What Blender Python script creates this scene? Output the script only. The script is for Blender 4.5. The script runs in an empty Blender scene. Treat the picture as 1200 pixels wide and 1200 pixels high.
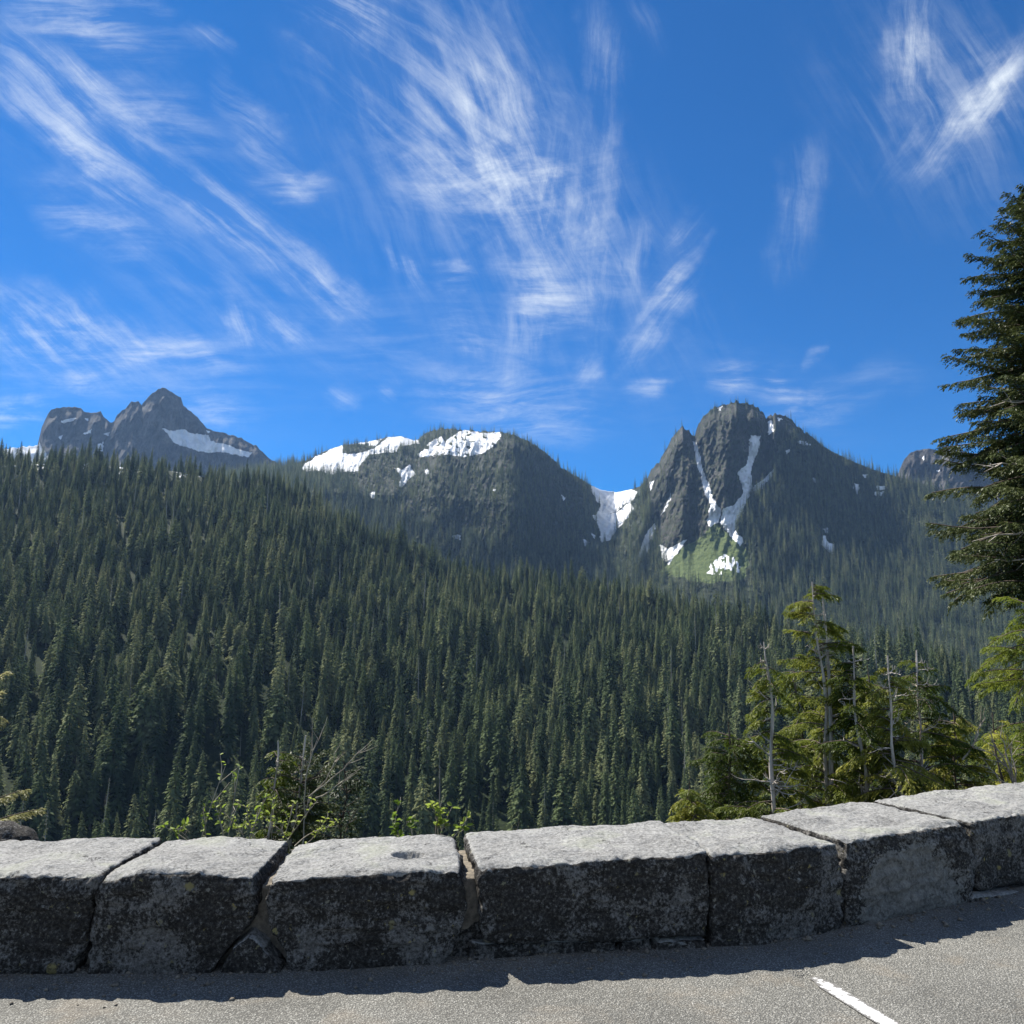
import bpy, bmesh, math, random
import numpy as np
from mathutils import Vector

RNG = np.random.default_rng(7)
random.seed(7)
C = bpy.context.scene.collection
SC = bpy.context.scene
PI = math.pi

# ------------------------------------------------------------------ survey: bearings from the viewpoint
EYE = 1.6
FOC = 900.0                                   # focal length for a 1200 px wide frame
PITCH = math.atan(150 / 900.0)
CP, SP = math.cos(PITCH), math.sin(PITCH)
SUN_AZ, SUN_EL = math.radians(-43), math.radians(48.5)


def ray(px, py):
    u = (np.asarray(px, float) - 600) / FOC
    v = (600 - np.asarray(py, float)) / FOC
    return u, CP - v * SP, SP + v * CP


def bearing(px, py):
    x, y, z = ray(px, py)
    h = np.hypot(x, y)
    return np.arctan2(x, y), z / h


def at(px, py, r):
    """world point on the line of sight at horizontal distance r"""
    a, t = bearing(px, py)
    return np.stack(np.broadcast_arrays(r * np.sin(a), r * np.cos(a), EYE + r * t), -1)


def project(P):
    P = np.asarray(P, float)
    x, y, z = P[..., 0], P[..., 1], P[..., 2] - EYE
    f = y * CP + z * SP
    up = -y * SP + z * CP
    return 600 + FOC * x / f, 600 - FOC * up / f


# ------------------------------------------------------------------ noise
_perm = np.random.default_rng(3).permutation(512)
_grad = np.random.default_rng(4).normal(size=(512, 3))
_grad /= np.linalg.norm(_grad, axis=1)[:, None]


def perlin(P):
    P = np.asarray(P, float)
    i = np.floor(P).astype(np.int64)
    f = P - i
    w = f * f * f * (f * (f * 6 - 15) + 10)
    out = np.zeros(P.shape[:-1])
    for dx in (0, 1):
        for dy in (0, 1):
            for dz in (0, 1):
                h = _perm[(_perm[(_perm[(i[..., 0] + dx) & 511] + i[..., 1] + dy) & 511] + i[..., 2] + dz) & 511]
                d = f - np.array([dx, dy, dz])
                g = (_grad[h] * d).sum(-1)
                wx = w[..., 0] if dx else 1 - w[..., 0]
                wy = w[..., 1] if dy else 1 - w[..., 1]
                wz = w[..., 2] if dz else 1 - w[..., 2]
                out += g * wx * wy * wz
    return out


def fbm(P, oct=4, gain=.5, ridged=False):
    P = np.asarray(P, float)
    a, s, tot = 1.0, 0, 0
    for k in range(oct):
        n = perlin(P * 2 ** k + 17.3 * k)
        if ridged:
            n = 1 - 2.6 * np.abs(n)
        s = s + a * n
        tot += a
        a *= gain
    return s / tot


def v3(x, y, z=0.0):
    return np.stack(np.broadcast_arrays(np.asarray(x, float), np.asarray(y, float), np.asarray(z, float)), -1)


def unit(v):
    return v / np.maximum(np.linalg.norm(v, axis=-1, keepdims=True), 1e-9)


def smin(a, b, k):
    h = np.clip(.5 + .5 * (b - a) / k, 0, 1)
    return b * (1 - h) + a * h - k * h * (1 - h)


def smax(a, b, k):
    return -smin(-a, -b, k)


def sstep(a, b, x):
    t = np.clip((x - a) / (b - a), 0, 1)
    return t * t * (3 - 2 * t)


# ------------------------------------------------------------------ mesh helpers
class MB:
    def __init__(self):
        self.v, self.f, self.n = [], [], 0

    def add(self, V, F):
        V = np.asarray(V, float).reshape(-1, 3)
        F = np.asarray(F, np.int64)
        self.v.append(V)
        self.f.append(F + self.n)
        self.n += len(V)

    def mesh(self, name, mats, smooth=False, slots=None):
        me = bpy.data.meshes.new(name)
        V = np.concatenate(self.v)
        me.vertices.add(len(V))
        me.vertices.foreach_set('co', V.ravel())
        sizes = np.concatenate([np.full(len(F), F.shape[1]) for F in self.f])
        idx = np.concatenate([F.ravel() for F in self.f])
        me.loops.add(len(idx))
        me.loops.foreach_set('vertex_index', idx.astype(np.int32))
        me.polygons.add(len(sizes))
        st = np.concatenate([[0], np.cumsum(sizes)[:-1]])
        me.polygons.foreach_set('loop_start', st.astype(np.int32))
        me.polygons.foreach_set('loop_total', sizes.astype(np.int32))
        for m in mats if isinstance(mats, (list, tuple)) else [mats]:
            me.materials.append(m)
        if slots is not None:
            me.polygons.foreach_set('material_index', np.asarray(slots, np.int32))
        me.update(calc_edges=True)
        if smooth:
            me.polygons.foreach_set('use_smooth', np.ones(len(sizes), bool))
        if getattr(self, 'nrm', None) is not None:
            me.polygons.foreach_set('use_smooth', np.ones(len(sizes), bool))
            me.normals_split_custom_set_from_vertices(self.nrm.tolist())
        return me

    def build(self, name, mat, parent=None, smooth=False):
        return link(name, self.mesh(name, mat, smooth), parent)


def link(name, me, parent=None):
    o = bpy.data.objects.new(name, me)
    C.objects.link(o)
    if parent is not None:
        o.parent = parent
    return o


def thing(name, label, cat, loc=(0, 0, 0), group=None):
    o = bpy.data.objects.new(name, None)
    o.empty_display_size = .2
    C.objects.link(o)
    o.location = loc
    return tag(o, label, cat, group)


def tag(o, label, cat=None, group=None, kind=None):
    o['label'] = label
    if cat:
        o['category'] = cat
    if group:
        o['group'] = group
    if kind:
        o['kind'] = kind
    return o


def grid_faces(nr, nc):
    i = np.arange(nr - 1)[:, None] * nc + np.arange(nc - 1)[None, :]
    i = i.ravel()
    return np.stack([i, i + 1, i + nc + 1, i + nc], -1)


def attr(me, name, vals):
    a = me.attributes.new(name, 'FLOAT', 'POINT')
    a.data.foreach_set('value', np.asarray(vals, np.float32).ravel())


def tube(mb, pts, rad, sides=6):
    pts = np.asarray(pts, float)
    n = len(pts)
    rad = np.broadcast_to(np.asarray(rad, float), (n,))
    T = unit(np.gradient(pts, axis=0))
    ref = np.array([0, 0, 1.]) if abs(T[0][2]) < .8 else np.array([1., 0, 0])
    A = unit(np.cross(T, ref))
    B = np.cross(T, A)
    th = np.linspace(0, 2 * PI, sides, endpoint=False)
    ring = pts[:, None] + rad[:, None, None] * (A[:, None] * np.cos(th)[None, :, None] + B[:, None] * np.sin(th)[None, :, None])
    i = np.arange(n - 1)[:, None] * sides + np.arange(sides)[None]
    j = np.arange(n - 1)[:, None] * sides + (np.arange(sides)[None] + 1) % sides
    F = np.stack([i, j, j + sides, i + sides], -1).reshape(-1, 4)
    mb.add(ring, F)
    mb.add(ring[-1], [list(range(sides))])


def kites(mb, P, D, S, L, W, sag=0.0):
    P, D, S = (np.asarray(a, float).reshape(-1, 3) for a in (P, D, S))
    L = np.broadcast_to(np.asarray(L, float).ravel() if np.ndim(L) else L, (len(P),))[:, None]
    W = np.broadcast_to(np.asarray(W, float).ravel() if np.ndim(W) else W, (len(P),))[:, None]
    mid = P + D * L * .5
    tip = P + D * L
    tip = tip - np.array([0, 0, 1.]) * sag * L
    V = np.stack([P, mid + S * W * .5, tip, mid - S * W * .5], 1)
    mb.add(V, np.arange(len(P) * 4).reshape(-1, 4))


# ------------------------------------------------------------------ materials
def new_mat(name):
    m = bpy.data.materials.new(name)
    m.use_nodes = True
    nt = m.node_tree
    nt.nodes.clear()
    return m, nt


def N(nt, t, **kw):
    n = nt.nodes.new(t)
    for k, v in kw.items():
        if isinstance(k, str) and k.startswith('i_'):
            n.inputs[k[2:].replace('_', ' ')].default_value = v
        else:
            setattr(n, k, v)
    return n


def L(nt, a, b):
    nt.links.new(a, b)


def noise_node(nt, vec, scale, detail=4, rough=.55, dist=0.0):
    n = N(nt, 'ShaderNodeTexNoise')
    n.inputs['Scale'].default_value = scale
    n.inputs['Detail'].default_value = detail
    n.inputs['Roughness'].default_value = rough
    n.inputs['Distortion'].default_value = dist
    if vec is not None:
        L(nt, vec, n.inputs['Vector'])
    return n


def ramp(nt, fac, stops):
    r = N(nt, 'ShaderNodeValToRGB')
    e = r.color_ramp.elements
    while len(e) < len(stops):
        e.new(.5)
    for k, (p, c) in enumerate(stops):
        e[k].position = p
        e[k].color = (*c, 1) if len(c) == 3 else c
    L(nt, fac, r.inputs['Fac'])
    return r.outputs['Color']


def mixc(nt, fac, a, b, mode='MIX'):
    m = N(nt, 'ShaderNodeMix', data_type='RGBA', blend_type=mode)
    for s, v in ((m.inputs[0], fac), (m.inputs[6], a), (m.inputs[7], b)):
        if hasattr(v, 'links'):
            L(nt, v, s)
        else:
            s.default_value = v if not isinstance(v, tuple) else (*v, 1)
    return m.outputs[2]


def math_n(nt, op, a, b=None, c=None, clamp=False):
    m = N(nt, 'ShaderNodeMath', operation=op, use_clamp=clamp)
    for k, v in enumerate((a, b, c)):
        if v is None:
            continue
        if hasattr(v, 'links'):
            L(nt, v, m.inputs[k])
        else:
            m.inputs[k].default_value = v
    return m.outputs[0]


def mapr(nt, v, a, b, c=0., d=1., smooth=True):
    m = N(nt, 'ShaderNodeMapRange', interpolation_type='SMOOTHSTEP' if smooth else 'LINEAR')
    L(nt, v, m.inputs[0])
    for k, x in enumerate((a, b, c, d)):
        m.inputs[k + 1].default_value = x
    return m.outputs[0]


def bump(nt, h, strength, dist, prev=None):
    b = N(nt, 'ShaderNodeBump')
    b.inputs['Strength'].default_value = strength
    b.inputs['Distance'].default_value = dist
    L(nt, h, b.inputs['Height'])
    if prev is not None:
        L(nt, prev, b.inputs['Normal'])
    return b.outputs['Normal']


def finish(nt, col, rough=.85, spec=.3, normal=None, translucent=0.0, tcol=None):
    p = N(nt, 'ShaderNodeBsdfPrincipled')
    p.inputs['Roughness'].default_value = rough
    p.inputs['Specular IOR Level'].default_value = spec
    if hasattr(col, 'links'):
        L(nt, col, p.inputs['Base Color'])
    else:
        p.inputs['Base Color'].default_value = (*col, 1)
    if normal is not None:
        L(nt, normal, p.inputs['Normal'])
    out = N(nt, 'ShaderNodeOutputMaterial')
    sh = p.outputs[0]
    if translucent:
        t = N(nt, 'ShaderNodeBsdfTranslucent')
        c = tcol if tcol is not None else col
        if hasattr(c, 'links'):
            L(nt, c, t.inputs[0])
        else:
            t.inputs[0].default_value = (*c, 1)
        mx = N(nt, 'ShaderNodeMixShader')
        mx.inputs[0].default_value = translucent
        L(nt, sh, mx.inputs[1])
        L(nt, t.outputs[0], mx.inputs[2])
        sh = mx.outputs[0]
    L(nt, sh, out.inputs['Surface'])


def foliage_mat(name, c0, c1, c2, scale, trans, spec=.35, rough=.5):
    m, nt = new_mat(name)
    oi = N(nt, 'ShaderNodeObjectInfo')
    g = N(nt, 'ShaderNodeNewGeometry')
    n = noise_node(nt, g.outputs['Position'], scale, 3, .6)
    a = math_n(nt, 'MULTIPLY_ADD', oi.outputs['Random'], .6, -.30)
    f = math_n(nt, 'ADD', n.outputs['Fac'], a)
    if name == 'fir_needles':
        nl = noise_node(nt, g.outputs['Position'], .016, 3, .6)
        f = math_n(nt, 'ADD', f, math_n(nt, 'MULTIPLY_ADD', nl.outputs['Fac'], 1.0, -.5))
    f = math_n(nt, 'ADD', f, 0.0, clamp=True)
    col = ramp(nt, f, [(.25, c0), (.52, c1), (.8, c2)])
    finish(nt, col, rough, spec, None, trans)
    return m


def bark_mat(name, c0, c1, scale, stretch=.15):
    m, nt = new_mat(name)
    tc = N(nt, 'ShaderNodeNewGeometry')
    mp = N(nt, 'ShaderNodeMapping')
    mp.inputs['Scale'].default_value = (1, 1, stretch)
    L(nt, tc.outputs['Position'], mp.inputs['Vector'])
    n = noise_node(nt, mp.outputs[0], scale, 5, .65)
    col = ramp(nt, n.outputs['Fac'], [(.35, c0), (.65, c1)])
    finish(nt, col, .85, .2, bump(nt, n.outputs['Fac'], .6, .01))
    return m


M = {}
M['fir'] = foliage_mat('fir_needles', (.045, .072, .034), (.125, .166, .070), (.232, .254, .122), .09, .32, spec=.10, rough=.8)
M['fir_trunk'] = bark_mat('fir_bark', (.05, .042, .036), (.13, .115, .1), .8)
M['dead_wood_far'] = bark_mat('dead_wood_far', (.22, .21, .20), (.38, .36, .34), .8)
M['hemlock'] = foliage_mat('hemlock_needles', (.062, .092, .014), (.152, .182, .028), (.275, .275, .050), 2.2, .48, spec=.2)
M['bigfir'] = foliage_mat('large_conifer_needles', (.022, .038, .016), (.042, .062, .022), (.080, .098, .032), 1.4, .20, spec=.15)
M['yellow'] = foliage_mat('yellow_needles', (.14, .18, .025), (.25, .28, .04), (.36, .36, .07), 2.2, .5, spec=.2)
M['pale'] = foliage_mat('pale_needles', (.22, .22, .09), (.38, .36, .17), (.52, .48, .26), 3.0, .45, spec=.2)
M['leaf'] = foliage_mat('shrub_leaves', (.12, .19, .025), (.22, .30, .045), (.32, .38, .08), 6.0, .48, spec=.2)
M['snag'] = bark_mat('weathered_snag_wood', (.22, .19, .155), (.56, .50, .43), 26, .12)
M['bark'] = bark_mat('brown_bark', (.05, .038, .03), (.15, .12, .095), 16, .2)
M['twig'] = bark_mat('pale_twig', (.24, .20, .15), (.42, .38, .30), 20, .3)


def rock_stone(name, top=(.285, .283, .268), face0=(.036, .033, .029), face1=(.17, .162, .148), fresh=0.0):
    """granite block: sunlight painted into the pale top, shade painted into the dark lichen crust of the vertical faces, pale and ochre lichen spots"""
    m, nt = new_mat(name)
    g = N(nt, 'ShaderNodeNewGeometry')
    P = g.outputs['Position']
    at_ = N(nt, 'ShaderNodeAttribute', attribute_name='worn')  # upward-facing mask, chooses the painted sunlit tone over the darkened sides
    n1 = noise_node(nt, P, 3.2, 7, .62, .6)
    n2 = noise_node(nt, P, 16, 8, .72, .4)
    n3 = noise_node(nt, P, 60, 6, .75)
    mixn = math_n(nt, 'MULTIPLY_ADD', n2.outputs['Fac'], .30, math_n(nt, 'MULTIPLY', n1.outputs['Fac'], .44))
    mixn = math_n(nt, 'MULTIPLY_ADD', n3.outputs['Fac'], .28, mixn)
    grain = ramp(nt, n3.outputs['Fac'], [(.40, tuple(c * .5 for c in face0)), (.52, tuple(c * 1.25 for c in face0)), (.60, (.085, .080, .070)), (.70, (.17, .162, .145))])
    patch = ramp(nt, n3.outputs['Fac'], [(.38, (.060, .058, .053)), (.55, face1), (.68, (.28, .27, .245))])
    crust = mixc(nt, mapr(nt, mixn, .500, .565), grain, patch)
    # lichen spots, small and larger, grey and ochre
    dv = N(nt, 'ShaderNodeVectorMath', operation='MULTIPLY_ADD')
    L(nt, n2.outputs['Color'], dv.inputs[0])
    dv.inputs[1].default_value = (.09, .09, .09)
    L(nt, P, dv.inputs[2])
    for sc_, lo, rad_ in ((11, .78, .34), (24, .70, .36), (52, .72, .36)):
        vo = N(nt, 'ShaderNodeTexVoronoi')
        vo.inputs['Scale'].default_value = sc_
        L(nt, dv.outputs[0], vo.inputs['Vector'])
        spot_r = mapr(nt, N_sep(nt, vo.outputs['Color'], 0), lo, 1., 0., rad_)
        dist = math_n(nt, 'MULTIPLY_ADD', n3.outputs['Fac'], .22, vo.outputs['Distance'])
        spot = mapr(nt, math_n(nt, 'SUBTRACT', spot_r, dist), -.10, .02)
        tint = ramp(nt, N_sep(nt, vo.outputs['Color'], 1), [(.0, (.15, .148, .135)), (.45, (.27, .265, .24)), (.8, (.22, .20, .10)), (.95, (.33, .27, .10))])
        crust = mixc(nt, math_n(nt, 'MULTIPLY', spot, .85), crust, tint)
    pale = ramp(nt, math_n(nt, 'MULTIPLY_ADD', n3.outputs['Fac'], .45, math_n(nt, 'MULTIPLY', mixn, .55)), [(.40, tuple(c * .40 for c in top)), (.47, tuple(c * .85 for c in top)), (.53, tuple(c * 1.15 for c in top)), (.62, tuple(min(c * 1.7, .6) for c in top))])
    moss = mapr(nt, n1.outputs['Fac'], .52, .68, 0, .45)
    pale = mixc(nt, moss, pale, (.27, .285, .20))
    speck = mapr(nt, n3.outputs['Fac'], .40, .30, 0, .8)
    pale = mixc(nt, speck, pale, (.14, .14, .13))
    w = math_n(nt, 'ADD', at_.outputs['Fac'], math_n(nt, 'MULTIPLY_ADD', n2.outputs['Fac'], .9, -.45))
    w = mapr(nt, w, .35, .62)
    if fresh:
        fr = N(nt, 'ShaderNodeAttribute', attribute_name='fresh')
        fw = math_n(nt, 'ADD', fr.outputs['Fac'], math_n(nt, 'MULTIPLY_ADD', mixn, 3.2, -1.6))
        fcol = ramp(nt, math_n(nt, 'MULTIPLY_ADD', n3.outputs['Fac'], .5, math_n(nt, 'MULTIPLY', n2.outputs['Fac'], .5)), [(.40, (.09, .088, .08)), (.5, (.19, .185, .165)), (.62, (.30, .29, .26))])
        crust = mixc(nt, mapr(nt, fw, .42, .58), crust, fcol)
    col = mixc(nt, w, crust, pale)  # sun and shade put into the albedo: pale tops, darkened lichened sides
    # hairline fractures
    wv = N(nt, 'ShaderNodeVectorMath', operation='MULTIPLY_ADD')
    L(nt, n1.outputs['Color'], wv.inputs[0])
    wv.inputs[1].default_value = (.5, .5, .5)
    L(nt, P, wv.inputs[2])
    ve = N(nt, 'ShaderNodeTexVoronoi', feature='DISTANCE_TO_EDGE')
    ve.inputs['Scale'].default_value = 2.6
    L(nt, wv.outputs[0], ve.inputs['Vector'])
    crack = math_n(nt, 'MULTIPLY', mapr(nt, ve.outputs['Distance'], .0, .022, 1, 0), mapr(nt, n2.outputs['Fac'], .47, .58))
    col = mixc(nt, math_n(nt, 'MULTIPLY', crack, .75), col, (.025, .023, .02))
    b = bump(nt, n2.outputs['Fac'], .8, .03)
    b = bump(nt, n3.outputs['Fac'], 1.0, .010, b)
    b = bump(nt, crack, .8, -.01, b)
    finish(nt, col, .9, .2, b)
    return m


def N_sep(nt, col, k):
    s = N(nt, 'ShaderNodeSeparateColor')
    L(nt, col, s.inputs[0])
    return s.outputs[k]


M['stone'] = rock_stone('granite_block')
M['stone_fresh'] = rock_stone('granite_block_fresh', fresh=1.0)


def mat_mortar():
    m, nt = new_mat('mortar')
    g = N(nt, 'ShaderNodeNewGeometry')
    n = noise_node(nt, g.outputs['Position'], 30, 6, .7)
    col = ramp(nt, n.outputs['Fac'], [(.35, (.10, .09, .075)), (.65, (.26, .225, .175))])
    finish(nt, col, .95, .15, bump(nt, n.outputs['Fac'], .8, .015))
    return m


M['mortar'] = mat_mortar()


def mat_asphalt():
    m, nt = new_mat('asphalt')
    g = N(nt, 'ShaderNodeNewGeometry')
    P = g.outputs['Position']
    vo = N(nt, 'ShaderNodeTexVoronoi')
    vo.inputs['Scale'].default_value = 125
    L(nt, P, vo.inputs['Vector'])
    n1 = noise_node(nt, P, 1.1, 5, .6)
    n2 = noise_node(nt, P, 140, 4, .7)
    rnd = N_sep(nt, vo.outputs['Color'], 0)
    chip = ramp(nt, rnd, [(.0, (.16, .158, .140)), (.5, (.235, .231, .206)), (.85, (.295, .289, .258)), (.985, (.43, .42, .38))])
    gap = mapr(nt, vo.outputs['Distance'], .25, .62)
    col = mixc(nt, gap, chip, (.105, .103, .092))
    tint = mapr(nt, n1.outputs['Fac'], .3, .7, .78, 1.16)
    mul = N(nt, 'ShaderNodeVectorMath', operation='SCALE')
    L(nt, col, mul.inputs[0])
    L(nt, tint, mul.inputs['Scale'])
    h = math_n(nt, 'MULTIPLY_ADD', n2.outputs['Fac'], .4, math_n(nt, 'MULTIPLY', vo.outputs['Distance'], -1.0))
    n4 = noise_node(nt, P, 2.3, 6, .66, .4)
    dirt = mixc(nt, mapr(nt, n4.outputs['Fac'], .50, .68, 0, .30), mul.outputs[0], (.235, .195, .145))
    n5 = noise_node(nt, P, 5.5, 5, .7)
    dirt = mixc(nt, mapr(nt, n5.outputs['Fac'], .58, .70, 0, .35), dirt, (.07, .068, .064))
    finish(nt, dirt, .9, .25, bump(nt, h, .7, .008))
    return m


M['asphalt'] = mat_asphalt()


def mat_paint():
    m, nt = new_mat('worn_white_paint')
    g = N(nt, 'ShaderNodeNewGeometry')
    P = g.outputs['Position']
    n = noise_node(nt, P, 45, 6, .75)
    e = N(nt, 'ShaderNodeAttribute', attribute_name='edge')
    f = math_n(nt, 'ADD', n.outputs['Fac'], math_n(nt, 'MULTIPLY', e.outputs['Fac'], .3))
    col = mixc(nt, mapr(nt, f, .55, .66), (.72, .72, .70), (.15, .145, .135))
    finish(nt, col, .8, .3, bump(nt, n.outputs['Fac'], .5, .006))
    return m


M['paint'] = mat_paint()


def mat_forest_floor():
    m, nt = new_mat('forest_floor')
    g = N(nt, 'ShaderNodeNewGeometry')
    n = noise_node(nt, g.outputs['Position'], .12, 6, .65)
    nf_ = noise_node(nt, g.outputs['Position'], .8, 5, .7)
    fm = math_n(nt, 'MULTIPLY_ADD', nf_.outputs['Fac'], .65, math_n(nt, 'MULTIPLY', n.outputs['Fac'], .35))
    col = ramp(nt, fm, [(.38, (.006, .010, .004)), (.5, (.016, .026, .009)), (.62, (.035, .046, .016))])
    a = N(nt, 'ShaderNodeAttribute', attribute_name='snow')
    s = math_n(nt, 'ADD', a.outputs['Fac'], math_n(nt, 'MULTIPLY_ADD', n.outputs['Fac'], .8, -.4))
    col = mixc(nt, mapr(nt, s, .45, .55), col, (.86, .88, .90))
    finish(nt, col, .95, .1)
    return m


M['floor'] = mat_forest_floor()


def mat_mountain():
    m, nt = new_mat('alpine_rock')
    g = N(nt, 'ShaderNodeNewGeometry')
    P = g.outputs['Position']
    mp = N(nt, 'ShaderNodeMapping')
    mp.inputs['Scale'].default_value = (1, 1, .35)
    mp.inputs['Rotation'].default_value = (0, .35, 0)
    L(nt, P, mp.inputs['Vector'])
    n1 = noise_node(nt, mp.outputs[0], .02, 8, .68, .5)
    n2 = noise_node(nt, P, .11, 6, .7)
    rock = ramp(nt, n1.outputs['Fac'], [(.36, (.026, .025, .024)), (.48, (.062, .058, .054)), (.58, (.105, .097, .088)), (.68, (.17, .155, .138))])
    rock = mixc(nt, mapr(nt, n2.outputs['Fac'], .45, .7, 0, .6), rock, (.06, .056, .054))
    mc = N(nt, 'ShaderNodeMapping')
    mc.inputs['Scale'].default_value = (1, 1, .22)
    mc.inputs['Rotation'].default_value = (0, -.5, .3)
    L(nt, P, mc.inputs['Vector'])
    nc = noise_node(nt, mc.outputs[0], .045, 6, .6, 1.2)
    cl = math_n(nt, 'ABSOLUTE', math_n(nt, 'SUBTRACT', nc.outputs['Fac'], .5))
    cleft = mapr(nt, cl, .0, .022, .75, 0.)
    rock = mixc(nt, cleft, rock, (.020, .019, .018))
    veg = N(nt, 'ShaderNodeAttribute', attribute_name='scrub')
    sv = math_n(nt, 'ADD', veg.outputs['Fac'], math_n(nt, 'MULTIPLY_ADD', n2.outputs['Fac'], 1.6, -.8))
    scrub = ramp(nt, n2.outputs['Fac'], [(.35, (.022, .030, .018)), (.65, (.05, .062, .03))])
    col = mixc(nt, mapr(nt, sv, .4, .62), rock, scrub)
    me = N(nt, 'ShaderNodeAttribute', attribute_name='meadow')
    sm = math_n(nt, 'ADD', me.outputs['Fac'], math_n(nt, 'MULTIPLY_ADD', n2.outputs['Fac'], .8, -.4))
    mead = ramp(nt, n2.outputs['Fac'], [(.3, (.045, .066, .022)), (.5, (.095, .130, .042)), (.7, (.145, .175, .065))])
    col = mixc(nt, mapr(nt, sm, .4, .6), col, mead)
    sn = N(nt, 'ShaderNodeAttribute', attribute_name='snow')
    ss = math_n(nt, 'ADD', sn.outputs['Fac'], math_n(nt, 'MULTIPLY_ADD', n2.outputs['Fac'], 1.1, -.55))
    n3 = noise_node(nt, P, .03, 5, .6)
    snow = ramp(nt, n3.outputs['Fac'], [(.35, (.56, .565, .57)), (.5, (.70, .71, .72)), (.65, (.80, .81, .82))])
    sfac = mapr(nt, ss, .44, .54)
    col = mixc(nt, sfac, col, snow)
    b = bump(nt, math_n(nt, 'ADD', n1.outputs['Fac'], math_n(nt, 'MULTIPLY', n2.outputs['Fac'], .6)), 1.0, 13)
    rb = N(nt, 'ShaderNodeMix', data_type='VECTOR')
    L(nt, sfac, rb.inputs[0])
    L(nt, b, rb.inputs[4])
    L(nt, bump(nt, n3.outputs['Fac'], .6, 8), rb.inputs[5])
    b = rb.outputs[1]
    finish(nt, col, .9, .15, b)
    return m


M['mountain'] = mat_mountain()

# ------------------------------------------------------------------ wall path (plan of the front face at ground level)
_bp = np.array([(-420, 1120), (-260, 1132), (-120, 1139), (0, 1141), (150, 1141), (300, 1139), (430, 1135), (560, 1127), (690, 1118), (830, 1110),
                (910, 1103), (990, 1086), (1060, 1072), (1140, 1055), (1220, 1036), (1320, 1010), (1430, 980)], float)
_az, _te = bearing(_bp[:, 0], _bp[:, 1])
_r = EYE / -_te
_pp = np.stack([_r * np.sin(_az), _r * np.cos(_az)], -1)
# smooth the plan
_t = np.linspace(0, len(_pp) - 1, 400)
_px = np.interp(_t, np.arange(len(_pp)), _pp[:, 0])
_py = np.interp(_t, np.arange(len(_pp)), _pp[:, 1])
k = np.hanning(41)
k /= k.sum()
_pxs = np.convolve(np.pad(_px, 20, mode='reflect', reflect_type='odd'), k, 'valid')
_pys = np.convolve(np.pad(_py, 20, mode='reflect', reflect_type='odd'), k, 'valid')
PATH = np.stack([_pxs, _pys], -1)
SEG = np.concatenate([[0], np.cumsum(np.linalg.norm(np.diff(PATH, axis=0), axis=1))])
TAN = unit(np.gradient(PATH, axis=0))
NRM = np.stack([-TAN[:, 1], TAN[:, 0]], -1)                       # away from the viewer
PAZ = np.arctan2(PATH[:, 0], PATH[:, 1])
PR = np.hypot(PATH[:, 0], PATH[:, 1])
DEPTH = .72


def wall_sz(px, py):
    a, t = bearing(px, py)
    s = np.interp(a, PAZ, SEG)
    r = np.interp(a, PAZ, PR)
    return s, EYE + r * t


def wall_world(s, d, z):
    x = np.interp(s, SEG, PATH[:, 0]) + np.interp(s, SEG, NRM[:, 0]) * d
    y = np.interp(s, SEG, PATH[:, 1]) + np.interp(s, SEG, NRM[:, 1]) * d
    return np.stack([x, y, z], -1)


# ------------------------------------------------------------------ asphalt lot
def nonuni(lo, a, b, hi, step, far):
    return np.concatenate([np.linspace(lo, a, far, endpoint=False), np.arange(a, b, step), np.linspace(b, hi, far)])


def build_lot():
    # rows follow the wall so that the sheet ends under it
    s = np.linspace(SEG[0], SEG[-1], 420)
    base = wall_world(s, .35, np.zeros_like(s))[:, :2]
    tt = np.concatenate([np.linspace(0, 3.2, 110), np.linspace(3.3, 45, 40)])
    X = base[:, 0][None] + tt[:, None] * np.linspace(-.25, .25, len(s))[None]
    Y = base[:, 1][None] - tt[:, None]
    P = v3(X, Y)
    Z = .012 * fbm(P * .8, 3) + .003 * fbm(P * 7, 2)
    # broken divot at the end of the painted line
    c = at(943, 1141, 1.0)
    a, t = bearing(943, 1141)
    r = EYE / -t
    cx, cy = r * math.sin(a), r * math.cos(a)
    dd = np.hypot(X - cx, (Y - cy) * 1.6)
    Z = Z - .035 * np.exp(-(dd / .045) ** 2) * (1 + .5 * fbm(P * 30, 2))
    mb = MB()
    V = np.stack([X, Y, Z], -1)
    F = grid_faces(len(tt), len(s))[:, ::-1]
    mb.add(V, F)
    o = mb.build('parking_lot', M['asphalt'], None, True)
    return tag(o, 'grey sunlit asphalt of the car park in front of the stone wall', None, None, 'structure')


LOT = build_lot()


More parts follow.
